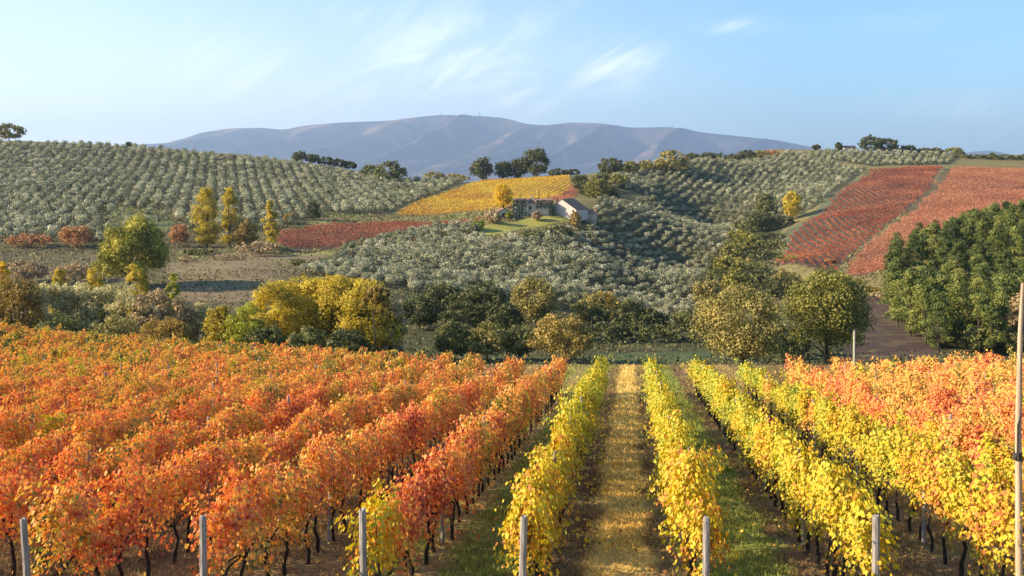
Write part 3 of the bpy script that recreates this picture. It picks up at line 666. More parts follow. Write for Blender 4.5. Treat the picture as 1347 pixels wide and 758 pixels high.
def put_tree(name, cat, label, px, d, top, wpx, kind, mat, base=.25, n=None, leaf=None, group=None, clump=None, seed=None, limbs=6, lift=0.0):
    gg = np.random.default_rng(int(px * 7 + d * 3 + top) if seed is None else seed)
    x, y, z = at(px, d); h = (HY - top) / F * d - z; w = wpx / F * d
    if h < 1.2: h = 1.2
    big = wpx * (z + h - (z)) * F / d
    leafm = leaf or max(.12, 2.9 * d / F * (1.0 if wpx > 40 else .75))
    n = n or int(np.clip(2.6 * wpx * (h / d * F) / (leafm / d * F) ** 2 * 4.2, 200, 19000))
    base *= .45 if kind == 'round' and base < .35 else 1
    cr, tk = tree_meshes(gg, kind, w, h, h * base, n, leafm, mat, clump=clump, limbs=limbs)
    if wpx < 15:
        o = obj(name, mesh(name, [(cr[0], cr[1], 0, cr[2]), (tk[0], tk[1], 1, None)], [mat, BARK])); o.location = (x, y, z)
        return tag(o, label, cat, group)
    e = empty(name, (x, y, z), 0); tag(e, label, cat, group)
    obj('crown' if cat != 'bush' else 'foliage', mesh('crown', [(cr[0], cr[1], 0, cr[2])], [mat]), e)
    obj('trunk', mesh('trunk', [(tk[0], tk[1], 0, None)], [BARK]), e)
    return e
T_ = put_tree
# name, cat, label, px, d, top, width px, kind, mat, base
NEAR = [
 ('oak_tree', 'tree', 'broad bronze and olive oak just beyond the yellow vine rows', 975, 112, 369, 130, 'round', OAKB, .12),
 ('oak_tree', 'tree', 'tallest rounded green oak behind the orange vines, beside the bronze oak', 1086, 118, 339, 130, 'round', OAKG, .20),
 ('round_tree', 'tree', 'round golden bronze tree in the valley, brightest of the low valley trees', 740, 124, 411, 86, 'round', OAKY, .10),
 ('round_tree', 'tree', 'dull grey-green round tree, farthest from the golden bronze one of the valley row', 596, 128, 418, 56, 'round', DULLG, .12),
 ('round_tree', 'tree', 'brownish round tree, middle one of three beside the golden bronze tree', 641, 127, 419, 56, 'round', OAKB, .12),
 ('small_tree', 'tree', 'dull green tree touching the round golden bronze tree', 684, 128, 424, 52, 'round', DULLG, .14),
 ('valley_tree', 'tree', 'solitary brown-green oak standing taller behind the golden bronze tree', 704, 165, 361, 66, 'round', OAKB, .22),
 ('evergreen_oak', 'tree', 'dark evergreen oak with bright green top below the olive slope', 637, 178, 366, 66, 'round', DARKG, .1),
 ('evergreen_oak', 'tree', 'dark evergreen oak with dull ochre top behind the grey-green round tree', 584, 182, 371, 60, 'round', DARKG, .1),
 ('evergreen_oak', 'tree', 'dark evergreen oak next to the bare brown tree', 552, 165, 385, 62, 'round', DARKG, .08),
 ('evergreen_oak', 'tree', 'low dark evergreen filling the gap above the brownish round tree', 610, 160, 394, 60, 'round', DARKG, .06),
 ('evergreen_oak', 'tree', 'low dark evergreen above the dull green tree', 662, 158, 396, 56, 'round', DARKG, .06),
 ('valley_tree', 'tree', 'dull bronze tree behind the golden bronze tree, foot of the olive slope', 775, 170, 385, 56, 'round', OAKB, .12),
 ('valley_tree', 'tree', 'valley tree with an orange tinted top at the olive slope foot', 795, 176, 378, 44, 'round', OAKY, .2),
 ('valley_tree', 'tree', 'small green-topped tree at the foot of the olive slope', 828, 180, 391, 34, 'round', DULLG, .12),
 ('evergreen_oak', 'tree', 'wide dark evergreen above the end of the valley meadow', 808, 165, 405, 72, 'round', DARKG, .05),
 ('bush', 'bush', 'dark thicket bush behind the valley meadow', 790, 150, 422, 76, 'bush', DARKG, .0),
 ('bush', 'bush', 'dark thicket bush in the middle of the meadow edge', 846, 150, 424, 80, 'bush', DARKG, .0),
 ('bush', 'bush', 'dark thicket bush beside the bronze oak', 900, 150, 424, 76, 'bush', DARKG, .0),
 ('yellow_tree', 'tree', 'yellow tree at the outer edge of the golden clump behind the vines', 362, 120, 366, 92, 'round', GOLD, .12),
 ('yellow_tree', 'tree', 'tallest yellow tree of the golden clump behind the vines', 406, 124, 354, 98, 'round', GOLD, .12),
 ('yellow_tree', 'tree', 'golden tree in the middle of the golden clump', 446, 122, 357, 92, 'round', GOLD, .12),
 ('yellow_tree', 'tree', 'golden tree with ochre side next to the slender trunk', 484, 120, 366, 92, 'round', GOLD, .14),
 ('slender_tree', 'tree', 'slender tree with pale straight bare trunk in front of the golden clump', 493, 108, 372, 46, 'round', OCHRE, .62, None, None, None, 20, None, 2),
 ('bare_tree', 'tree', 'leafless grey-brown tree at the end of the golden clump', 515, 120, 388, 42, 'round', BARE, .08),
 ('bush', 'bush', 'dark green bush below the outer yellow tree', 348, 110, 424, 60, 'bush', DARKG, .0),
 ('bush', 'bush', 'dark green bush below the tallest yellow tree', 404, 110, 428, 70, 'bush', DULLG, .0),
 ('bush', 'bush', 'dark green bush below the middle yellow-olive tree', 456, 108, 430, 66, 'bush', DARKG, .0),
 ('bush', 'bush', 'yellow-green bush between the pale hedge and golden clump', 322, 112, 396, 60, 'bush', LIME, .0),
 ('bush', 'bush', 'golden green bush at the end of the pale hedge', 290, 114, 399, 56, 'bush', GOLD, .0),
 ('pine_tree', 'tree', 'large spreading bright yellow-green tree alone beside the brown pasture', 172, 205, 277, 100, 'round', SPREAD, .10, 17000, .46, None, 60),
 ('poplar_tree', 'tree', 'thickest golden poplar with shaded side, nearest the spreading yellow-green tree', 272, 316, 249, 36, 'poplar', GOLD, .08),
 ('poplar_tree', 'tree', 'middle of three golden poplars, narrow with pointed top', 302, 322, 248, 27, 'poplar', GOLD, .08),
 ('poplar_tree', 'tree', 'slim golden poplar standing alone at the crimson vine strip', 355, 306, 266, 22, 'poplar', GOLD, .12),
 ('rust_tree', 'tree', 'round rusty orange tree below the olive hill', 101, 300, 294, 46, 'round', RUST, .08),
 ('rust_tree', 'tree', 'wide low orange-brown tree at the foot of the olive hill', 36, 300, 306, 58, 'round', RUST, .05),
 ('rust_tree', 'tree', 'small orange tree next to the thickest poplar', 236, 312, 292, 28, 'round', RUST, .12),
 ('bush', 'bush', 'brown bush between the middle and the slim poplar', 322, 316, 285, 38, 'bush', OCHRE, .0),
 ('bush', 'bush', 'long grey-brown shrub below the poplars', 340, 290, 316, 62, 'bush', BARE, .0),
 ('bush', 'bush', 'dark low shrub beside the thickest poplar foot', 262, 285, 327, 44, 'bush', DULLG, .0),
 ('bush', 'bush', 'grey low shrub on the pasture edge', 296, 270, 334, 36, 'bush', BARE, .0),
 ('bush', 'bush', 'dark shrub behind the crimson vine strip end', 412, 400, 262, 20, 'bush', DARKG, .0),
 ('bush', 'bush', 'small golden shrub on the bank by the dark shrub', 380, 385, 280, 20, 'bush', OCHRE, .0),
 ('bush', 'bush', 'small bare bush on the upper edge of the brown pasture', 246, 262, 338, 26, 'bush', BARE, .0),
 ('bush', 'bush', 'low dark bush on the brown pasture behind the golden clump', 392, 262, 340, 24, 'bush', DULLG, .0),
 ('bush', 'bush', 'small tawny bush beside the far corner of the ploughed field', 1146, 215, 388, 26, 'bush', OCHRE, .0),
 ('bush', 'bush', 'low green bush at the middle edge of the ploughed field', 1188, 178, 402, 30, 'bush', DULLG, .0),
 # pale hedge on the left
 ('ochre_tree', 'tree', 'dense ochre and green tree at the start of the pale hedge', 16, 112, 360, 92, 'round', OCHRE, .04),
 ('hedge_shrub', 'bush', 'pale feathery shrub beside the ochre tree, first of the hedge', 64, 116, 365, 66, 'bush', PALE, .0),
 ('hedge_shrub', 'bush', 'pale feathery shrub, second along the hedge from the ochre tree', 98, 117, 366, 66, 'bush', PALE, .0),
 ('hedge_shrub', 'bush', 'pale feathery shrub, third along the hedge from the ochre tree', 133, 117, 370, 68, 'bush', PALE, .0),
 ('hedge_shrub', 'bush', 'pale twiggy shrub, fourth along the hedge from the ochre tree', 168, 116, 373, 66, 'bush', PALE, .0),
 ('hedge_shrub', 'bush', 'pinkish bare twiggy shrub with dark stem, fifth along the hedge', 203, 115, 376, 62, 'bush', BARE, .0),
 ('hedge_shrub', 'bush', 'low twiggy shrub near the hedge end, sixth along', 238, 115, 388, 48, 'bush', BARE, .0),
 ('hedge_shrub', 'bush', 'small pale shrub closing the hedge beside the golden green bush', 264, 116, 394, 38, 'bush', PALE, .0),
 ('bush', 'bush', 'shaded dark lower bush before the first hedge shrubs', 82, 109, 408, 84, 'bush', DULLG, .0),
 ('bush', 'bush', 'shaded brown lower bush before the middle of the pale hedge', 150, 109, 409, 86, 'bush', OAKB, .0),
 ('bush', 'bush', 'shaded reddish brown lower bush before the twiggy shrubs', 222, 107, 414, 76, 'bush', OCHRE, .0),
 ('sapling', 'tree', 'upright yellow sapling above the first hedge shrub', 76, 140, 349, 24, 'round', GOLD, .3),
 ('sapling', 'tree', 'yellow sapling pair rising behind the third hedge shrub', 124, 142, 351, 40, 'round', GOLD, .2),
 ('sapling', 'tree', 'orange-yellow sapling before the large spreading tree', 181, 150, 342, 36, 'round', GOLD, .15),
 ('sapling', 'tree', 'small lime yellow sapling at the pasture edge', 228, 145, 355, 22, 'round', LIME, .15),
 ('sapling', 'tree', 'orange-yellow sapling at the very edge behind the ochre tree', 2, 140, 330, 22, 'round', BRIGHTY, .3),
 ('bush', 'bush', 'dull brush in the scrub below the wide rust tree', 30, 220, 340, 60, 'bush', BARE, .0),
 ('bush', 'bush', 'purple-brown brush below the round rusty tree', 100, 215, 345, 66, 'bush', BARE, .0),
 ('evergreen_oak', 'tree', 'dark evergreen right of the small green-topped tree at the slope foot', 850, 176, 404, 44, 'round', DARKG, .05),
 ('evergreen_oak', 'tree', 'dark evergreen midway between green-topped tree and bronze oak', 880, 178, 410, 44, 'round', DARKG, .05),
 ('evergreen_oak', 'tree', 'dark evergreen just behind the bronze oak edge', 908, 176, 408, 46, 'round', DULLG, .05),
 ('gully_tree', 'tree', 'dark tree filling the gully between bright pale tree and olive slope', 1002, 470, 276, 40, 'round', DARKG, .05),
 ('gully_tree', 'tree', 'olive green tree on the outer bend of the gully line', 966, 410, 318, 44, 'round', OAKG, .06),
 ('gully_tree', 'tree', 'dark tree at the foot of the red vineyard track', 1000, 390, 328, 52, 'round', DARKG, .05),
 ('gully_tree', 'tree', 'dull tree on the olive side of the lower gully', 946, 330, 352, 46, 'round', DULLG, .05),
 ('gully_tree', 'tree', 'dark tree behind the gap of the two oaks', 1028, 290, 362, 56, 'round', DARKG, .05),
 ('gully_tree', 'tree', 'green tree above the bronze oak, nearest to it', 972, 310, 352, 50, 'round', OAKG, .05),
 # gully between the olive slope and the red vineyard
 ('gully_tree', 'tree', 'grey-green tree beside the bright yellow tree on the gully head', 1006, 520, 252, 30, 'round', DULLG, .15),
 ('gully_tree', 'tree', 'bright pale yellow tree at the head of the gully', 1042, 490, 249, 28, 'round', GOLD, .12),
 ('gully_tree', 'tree', 'dark tree just below the bright pale yellow tree', 1022, 480, 282, 46, 'round', DARKG, .05),
 ('gully_tree', 'tree', 'dull green tree topping the gully line on the olive side', 985, 480, 287, 42, 'round', DULLG, .08),
 ('gully_tree', 'tree', 'mid green tree with golden side, middle of the gully line', 982, 420, 305, 50, 'round', OAKG, .06),
 ('gully_tree', 'tree', 'dark green tree beside the track, middle of the gully line', 1012, 430, 306, 44, 'round', DARKG, .05),
 ('gully_tree', 'tree', 'green tree low in the gully above the bronze oak', 962, 350, 335, 56, 'round', OAKG, .06),
 ('gully_tree', 'tree', 'dull tree low in the gully between the two oaks', 1006, 340, 345, 60, 'round', DULLG, .06),
 ('gully_tree', 'tree', 'brownish tree behind the top of the tallest green oak', 1036, 300, 352, 40, 'round', OAKB, .06),
 ('bush', 'bush', 'dark bushes under the two oaks in the valley', 1035, 130, 425, 70, 'bush', DARKG, .0),
 ('bush', 'bush', 'tan bush at the foot of the pine wood by the ploughed field', 1160, 205, 385, 36, 'bush', BARE, .0),
 ('bush', 'bush', 'reddish bush at the foot of the sunken lane', 1092, 330, 340, 14, 'bush', RUST, .0),
 ('farm_tree', 'tree', 'bushy dark tree on the shoulder between barn and ridge trees', 776, 500, 240, 34, 'round', DARKG, .04),
 ('farm_tree', 'tree', 'mid green tree uphill of the bushy dark one', 790, 545, 226, 26, 'round', DULLG, .04),
 ('farm_tree', 'tree', 'green tree tucked under the first ridge trees', 812, 540, 228, 28, 'round', OAKG, .04),
 ('gully_tree', 'tree', 'dull green tree beside the red vineyard corner', 1015, 410, 316, 48, 'round', DULLG, .04),
 ('gully_tree', 'tree', 'olive tree against the lower corner of the red vineyard', 1038, 345, 336, 44, 'round', OAKG, .04),
 ('gully_tree', 'tree', 'dark tree rising between the tops of the two oaks', 1003, 320, 350, 58, 'round', DARKG, .04),
 ('gully_tree', 'tree', 'green tree on the grove side at the gully bend', 974, 450, 300, 38, 'round', OAKG, .04),
 ('gully_tree', 'tree', 'small dark tree at the grove corner of the gully', 950, 380, 336, 38, 'round', DARKG, .04),
 ('gully_tree', 'tree', 'bronze tinted tree in the lower gully behind the bronze oak', 930, 300, 366, 46, 'round', OAKB, .04),
 # around the farm
 ('yellow_tree', 'tree', 'bright yellow round tree behind the farm sheds', 662, 425, 240, 27, 'round', BRIGHTY, .05),
 ('farm_tree', 'tree', 'dark rounded tree behind the ridge above the barn', 764, 520, 228, 30, 'round', DARKG, .05),
 ('farm_tree', 'tree', 'mid green tree right above the barn roof', 784, 470, 232, 32, 'round', OAKG, .05),
 ('farm_tree', 'tree', 'dark tree pressed against the olive slope by the barn', 800, 480, 238, 30, 'round', DARKG, .05),
 ('bush', 'bush', 'pale yellow bush at the end of the farm lawn', 629, 370, 288, 20, 'bush', LIME, .0),
 ('bush', 'bush', 'pinkish brown brush beside the small shed', 648, 386, 276, 26, 'bush', BARE, .0),
 ('bush', 'bush', 'dark bush on the bank below the barn', 735, 372, 296, 44, 'bush', DARKG, .0),
 ('bush', 'bush', 'dark bush on the bank below the ivy house', 700, 366, 303, 32, 'bush', DULLG, .0),
 ('bush', 'bush', 'pale rounded shrub before the ivy house', 706, 396, 276, 15, 'bush', BARE, .0),
 ('bush', 'bush', 'small yellow-green shrub between shed and ivy house', 668, 398, 278, 10, 'bush', LIME, .0),
 ('bush', 'bush', 'brown shrub at the corner of the stone barn', 757, 396, 278, 16, 'bush', OCHRE, .0),
]
for r in NEAR:
    T_(*r)
SKYL = [  # px, top, wpx, d, mat, label
 (12, 160, 36, 650, OAKB, 'brown tree standing on the skyline end of the olive hill'),
 (170, 187, 8, 650, DARKG, 'tiny lone tree on the crest of the olive hill'),
 (394, 197, 17, 640, DARKG, 'first and tallest dark tree of the skyline row on the olive hill'),
 (411, 202, 18, 640, DARKG, 'second dark tree of the skyline row on the olive hill'),
 (428, 205, 20, 640, DARKG, 'third dark tree of the skyline row on the olive hill'),
 (445, 208, 20, 640, DARKG, 'fourth dark tree of the skyline row on the olive hill'),
 (460, 212, 18, 640, DARKG, 'last dark tree of the skyline row on the olive hill'),
 (487, 215, 20, 590, DULLG, 'smaller of two dull trees on the olive hill shoulder'),
 (513, 211, 40, 570, DULLG, 'wider of two dull trees on the olive hill shoulder'),
 (571, 225, 26, 620, OAKB, 'brown-green tree low on the skyline before the ochre vineyard'),
 (600, 228, 26, 620, OAKY, 'low golden tree on the skyline before the ochre vineyard'),
 (634, 204, 27, 600, DARKG, 'dark round tree alone on the ochre vineyard crest'),
 (662, 209, 22, 605, DARKG, 'small dark tree in the crest trio above the ochre vineyard'),
 (682, 207, 24, 605, DARKG, 'middle dark tree in the crest trio above the ochre vineyard'),
 (705, 192, 33, 600, DARKG, 'tallest dark tree in the crest trio above the ochre vineyard'),
 (733, 221, 22, 640, DARKG, 'low dark tree past the crest trio'),
 (752, 222, 20, 640, DARKG, 'low dark tree at the corner of the ochre vineyard crest'),
 (803, 206, 31, 590, DARKG, 'dark green tree leading the ridge line towards the olive slope'),
 (828, 211, 26, 600, OAKG, 'smaller green tree second on the ridge line'),
 (857, 209, 30, 610, OAKB, 'bronze green tree third on the ridge line'),
 (884, 195, 38, 610, OAKB, 'largest bronze green tree on the ridge line'),
 (911, 200, 20, 680, DARKG, 'small tree just past the largest bronze ridge tree'),
 (931, 199, 20, 690, DARKG, 'round tree on the far ridge, second past the bronze tree'),
 (947, 200, 18, 700, DARKG, 'round tree on the far ridge, third past the bronze tree'),
 (963, 202, 18, 700, DARKG, 'round tree on the far ridge, fourth past the bronze tree'),
 (982, 196, 22, 700, DARKG, 'taller round tree on the far ridge amid the row'),
 (1000, 197, 18, 705, OAKB, 'reddish round tree on the far ridge'),
 (1015, 197, 18, 705, RUST, 'last reddish tree of the far ridge row'),
 (1074, 190, 10, 740, DARKG, 'tiny tree standing alone on the far ridge'),
 (1103, 186, 8, 745, DARKG, 'tiny pointed tree beside the hilltop house'),
 (1146, 177, 28, 745, DARKG, 'tallest dark tree beside the hilltop house'),
 (1168, 180, 24, 745, DARKG, 'pointed dark tree, second beside the hilltop house'),
 (1193, 190, 22, 745, DARKG, 'low tree third past the hilltop house'),
 (1216, 193, 18, 745, DARKG, 'low tree fourth past the hilltop house'),
 (1231, 193, 16, 745, DULLG, 'low tree fifth past the hilltop house'),
 (1254, 193, 24, 740, OAKG, 'green tree ending the hilltop row above the sunken lane'),
 (1305, 201, 8, 740, DARKG, 'tiny bush on the ridge before the far hill'),
]
for px, top, wpx, d, mat, lab in SKYL:
    T_('skyline_tree', 'tree', lab, px, d, top, wpx * 1.22, 'round', mat, .04, group='trees along the skyline')
for px, top, wpx in ((684, 256, 4), (700, 259, 4), (709, 251, 5), (721, 255, 5), (733, 260, 4)):
    T_('cypress_tree', 'tree', f"small dark cypress {dict([(684,'behind the ivy block of the farmhouse'),(700,'above the chimney of the farmhouse'),(709,'tallest, behind the farmhouse roof'),(721,'behind the ivy gable of the farmhouse'),(733,'next to the barn gable')])[px]}", px, 422, top, wpx, 'cypress', DARKG, .02, n=240, leaf=.4)

# hillside band of low brush on the far right crest
for k, px in enumerate((1262, 1283, 1303, 1325, 1345)):
    T_('hedge_bush', 'bush', ('first', 'second', 'third', 'fourth', 'last')[k] + ' dark bush of the hedge along the crest above the brick red vineyard', px, 686, 203, 30, 'bush', DULLG, 0, group='hedge along the right crest')

# pine wood
g = np.random.default_rng(21)
def pines():
    var = []
    for k in range(6):
        hh = 9.5; cr, tk = tree_meshes(np.random.default_rng(100 + k), 'pine', 5.4, hh, hh * .10, 2400, .30, PINEM)
        var.append((mesh('pine_crown', [(cr[0], cr[1], 0, cr[2])], [PINEM]), mesh('pine_trunk', [(tk[0], tk[1], 0, None)], [BARK])))
    pts = []; tries = 0
    A = [(1228, 132), (1192, 150), (1163, 190), (1172, 222), (1205, 244), (1260, 262), (1347, 285), (1420, 285), (1440, 132)]
    P = np.array([((a - CX) / F * b, b) for a, b in A])
    while tries < 6000 and len(pts) < 235:
        tries += 1; x, y = g.uniform(P[:, 0].min(), P[:, 0].max()), g.uniform(P[:, 1].min(), P[:, 1].max())
        if not inside(P, np.array([x]), np.array([y]))[0]: continue
        if all((x - a) ** 2 + (y - b) ** 2 > 3.5 ** 2 for a, b in pts): pts.append((x, y))
    for x, y in sorted(pts, key=lambda q: q[1]):
        px = CX + F * x / y
        where = 'along the lower front edge' if y < 172 else ('in the middle' if y < 215 else 'along the upper edge')
        side = 'near the ploughed field' if px < 1215 else ('midway along' if px < 1290 else 'towards the wooden pole')
        e = empty('pine_tree', (x, y, h1(x, y) - .3), g.uniform(0, 6.28)); s = g.uniform(.72, 1.08); e.scale = (s * g.uniform(.85, 1.1), s * g.uniform(.85, 1.1), s)
        tag(e, f'green pine {where} of the wood, {side}', 'pine tree', 'pines of the wood on the right hillside, ' + where + ', ' + side)
        v = var[g.integers(6)]; obj('crown', v[0], e); obj('trunk', v[1], e)
pines()
T_('oak_tree', 'tree', 'yellow-green broad tree in front of the pine wood', 1262, 142, 392, 74, 'round', OAKG, .08)
T_('bare_tree', 'tree', 'thin leafless brown tree at the pine wood foot by the pole', 1338, 140, 385, 26, 'round', BARE, .1)
for px, d, top, w_, m_, lb in ((1212, 148, 418, 44, DULLG, 'dull green bush at the ploughed field corner of the pine wood'), (1236, 138, 426, 46, DARKG, 'dark bush before the pine wood, second from the ploughed field'),
                               (1286, 134, 428, 50, DULLG, 'dull bush between the broad yellow-green tree and the olive brown bush'), (1338, 132, 430, 44, DARKG, 'dark bush under the leafless tree by the wooden pole')):
    T_('bush', 'bush', lb, px, d, top, w_, 'bush', m_, 0)
T_('bush', 'bush', 'olive brown bush in front of the pine wood', 1310, 138, 425, 60, 'bush', OAKB, 0)

# olive groves
def olives():
    g = np.random.default_rng(31)
    def template(n, w=3.7, h=3.1, leaf=.5):
        c, nn, s, tt, cc = crown_points(g, 'olive', w, h, .5, n, leaf, 9); return c, nn, s, tt
    tn = [template(900, leaf=.26) for _ in range(6)]; tf = [template(200, leaf=.46) for _ in range(8)]
    spots = []
    def grid(P, direction, a, b, size, jit, gi, skip=None, drop=.05):
        d = np.array(direction, float); d /= np.linalg.norm(d); p = np.array((d[1], -d[0])); u = P @ d; v = P @ p
        U, V = np.meshgrid(np.arange(u.min(), u.max(), a), np.arange(v.min(), v.max(), b)); U = U + g.normal(size=U.shape) * jit; V = V + g.normal(size=V.shape) * jit
        X = (U * d[0] + V * p[0]).ravel(); Y = (U * d[1] + V * p[1]).ravel()
        k = inside(P, X, Y) & (g.random(X.shape) > drop)
        if skip is not None: k &= ~(inside(skip, X, Y) & (g.random(X.shape) > .22))
        for x, y in zip(X[k], Y[k]): spots.append((x, y, size * g.uniform(.74, 1.2), gi))
    grid(G_OL_L[0], (-.28, .96), 3.9, 5.2, 1.14, .45, 0, BARE_L, .04)
    grid(G_OL_M[0], (.5, .86), 3.9, 4.4, 1.04, .5, 1, None, .04)
    for P in G_OL_R: grid(P, (.45, .9), 4.0, 4.7, 1.0, .5, 2)
    sp = np.array(spots); Z = H(sp[:, 0], sp[:, 1]); px = CX + F * sp[:, 0] / sp[:, 1]; vis = (px > -10) & (px < 1357)
    house = (np.hypot(sp[:, 0] - (700 - CX) / F * 402, sp[:, 1] - 402) < 22)
    key = np.where(vis, sp[:, 1], 9e9); order = np.argsort(key); near = set(order[:300].tolist())
    meshes = []
    for c, nn, s, tt in tn:
        V, Fc, T = leaves(c, nn, s, tt, g); tv, tfc, _ = tubes([([(0, 0, -.4), (.06, 0, .6), (-.1, .1, 1.5)], [.16, .12, .06]), ([(.05, 0, .5), (.5, .2, 1.4)], [.08, .04]), ([(.05, 0, .5), (-.4, -.3, 1.5)], [.08, .04])], 5)
        meshes.append((mesh('olive_crown', [(V, Fc, 0, T)], [OLIVE]), mesh('olive_trunk', [(tv, tfc, 0, None)], [BARK])))
    C, NN, S, TT, TRK = [], [], [], [], []
    for i, (x, y, s, gi) in enumerate(sp):
        if house[i]: continue
        if gi == 1 and x > 30: s *= .85
        if i in near:
            e = empty('olive_tree', (x, y, Z[i]), g.uniform(0, 6.28)); e.scale = (s, s, s * g.uniform(.9, 1.15))
            w = 'foot' if y < 262 else 'lower part'
            tag(e, f'silvery olive tree in the dense grove, {w} of the farmhouse slope', 'olive tree', 'olive trees on the ' + w + ' of the farmhouse slope')
            m = meshes[g.integers(6)]; obj('crown', m[0], e); obj('trunk', m[1], e)
        else:
            c, nn, ls, tt = tf[g.integers(8)]; a = g.uniform(0, 6.28); ca, sa = math.cos(a), math.sin(a); Rm = np.array([[ca, sa, 0], [-sa, ca, 0], [0, 0, 1]])
            C.append((c @ Rm) * s + (x, y, Z[i])); NN.append(nn @ Rm); S.append(ls * s); TT.append(np.clip(tt + g.normal() * .2, 0, 1))
            TRK.append((*tube([(x, y, Z[i] - .3), (x, y, Z[i] + 1.3)], [.17, .09], 4), None))
    V, Fc, T = leaves(np.concatenate(C), np.concatenate(NN), np.concatenate(S), np.concatenate(TT), g); tv, tfc, _ = join(TRK)
    tag(obj('olive_grove', mesh('olive_grove', [(V, Fc, 0, T), (tv, tfc, 1, None)], [OLIVE, BARK])), 'silvery olive trees planted in lines over the hills behind', 'olive grove', kind='stuff')
    print('olives', len(sp), 'near max y', sorted(sp[list(near)][:, 1])[-1])
olives()

def undergrowth():
    g = np.random.default_rng(77)
    yb = g.uniform(104, 240, 26000); xb = g.uniform(-.35, .42, 26000) * yb
    kb = ~inside(PZ['plough'], xb, yb) & (fbm(xb, yb, .15, 12, 2) + g.normal(size=len(xb)) * .3 > (.0 + 1.2 * inside(PZ['meadow'], xb, yb))); xb, yb = xb[kb], yb[kb]
    c = np.c_[xb, yb, H(xb, yb) + g.uniform(0, 1.2, len(xb)) ** 1.6]
    V, Fc, T = leaves(c, g.normal(size=c.shape) + (0, 0, .5), g.uniform(.25, .5, len(xb)), g.random(len(xb)), g)
    tag(obj('brambles', mesh('brambles', [(V, Fc, 0, T)], [DARKG])), 'dark brambles and low growth along the shaded valley bottom', 'undergrowth', kind='stuff')
    SCRUB = foliage('scrub', [(0, (.07, .06, .03)), (.4, (.17, .14, .07)), (.7, (.27, .23, .11)), (1, (.22, .26, .08))], .2, .04, .4, .8, 0, 0, None, .1, .7)
    y = np.sqrt(g.uniform(88 ** 2, 430 ** 2, 230000)); x = g.uniform(-.56, .56, len(y)) * y
    k = np.ones(len(x), bool)
    for n in ('red_left', 'yellow_field', 'red_right', 'brick_right', 'lawn', 'plough', 'meadow'): k &= ~inside(PZ[n], x, y)
    k &= (fbm(x, y, .12, 9, 3) + g.normal(size=len(x)) * .5) > (-.1 + .55 * inside(PZ['pasture'], x, y))
    x, y = x[k], y[k]; s = y / 1310 * 2.6 * g.uniform(.5, 1.4, len(x)) * (1 + .6 * (g.random(len(x)) > .9))
    c = np.c_[x, y, H(x, y) + s * .25 * g.random(len(x))]
    V, Fc, T = leaves(c, np.c_[g.normal(size=(len(x), 2)), .7 * g.random(len(x))], s, g.random(len(x)), g)
    tag(obj('undergrowth', mesh('undergrowth', [(V, Fc, 0, T)], [SCRUB])), 'dry grass and low scrub over the valley and the open slopes', 'undergrowth', kind='stuff')
undergrowth()

# ------------------------------------------------------------------ buildings
STONE = plain('rubble_stone', [(.3, (.34, .27, .20)), (.55, (.54, .46, .36)), (.75, (.64, .56, .46))], 3, .9, .4)
STONE2 = plain('pink_stone', [(.3, (.44, .35, .30)), (.55, (.60, .50, .44)), (.75, (.68, .59, .53))], 2.5, .9, .4)
TILE = plain('roof_tile', [(.3, (.16, .09, .06)), (.7, (.34, .21, .15))], 3, .9, .4)
DROOF = plain('dark_roof', [(.3, (.04, .035, .035)), (.7, (.09, .08, .075))], 3, .9)
WHITE = plain('white_render', [(.3, (.62, .60, .55)), (.7, (.78, .76, .70))], 2, .8)
DARK = plain('dark_opening', [(.3, (.012, .012, .012)), (.7, (.03, .028, .025))], 3, .6)
IVY = foliage('ivy_leaf', [(0, (.012, .03, .014)), (.6, (.03, .065, .028)), (1, (.06, .11, .045))], .12, .6)
def boxv(x0, x1, y0, y1, z0, z1):
    V = np.array([(x, y, z) for z in (z0, z1) for y in (y0, y1) for x in (x0, x1)], float)
    return V, np.array([(0, 2, 3, 1), (4, 5, 7, 6), (0, 1, 5, 4), (2, 6, 7, 3), (0, 4, 6, 2), (1, 3, 7, 5)]), None
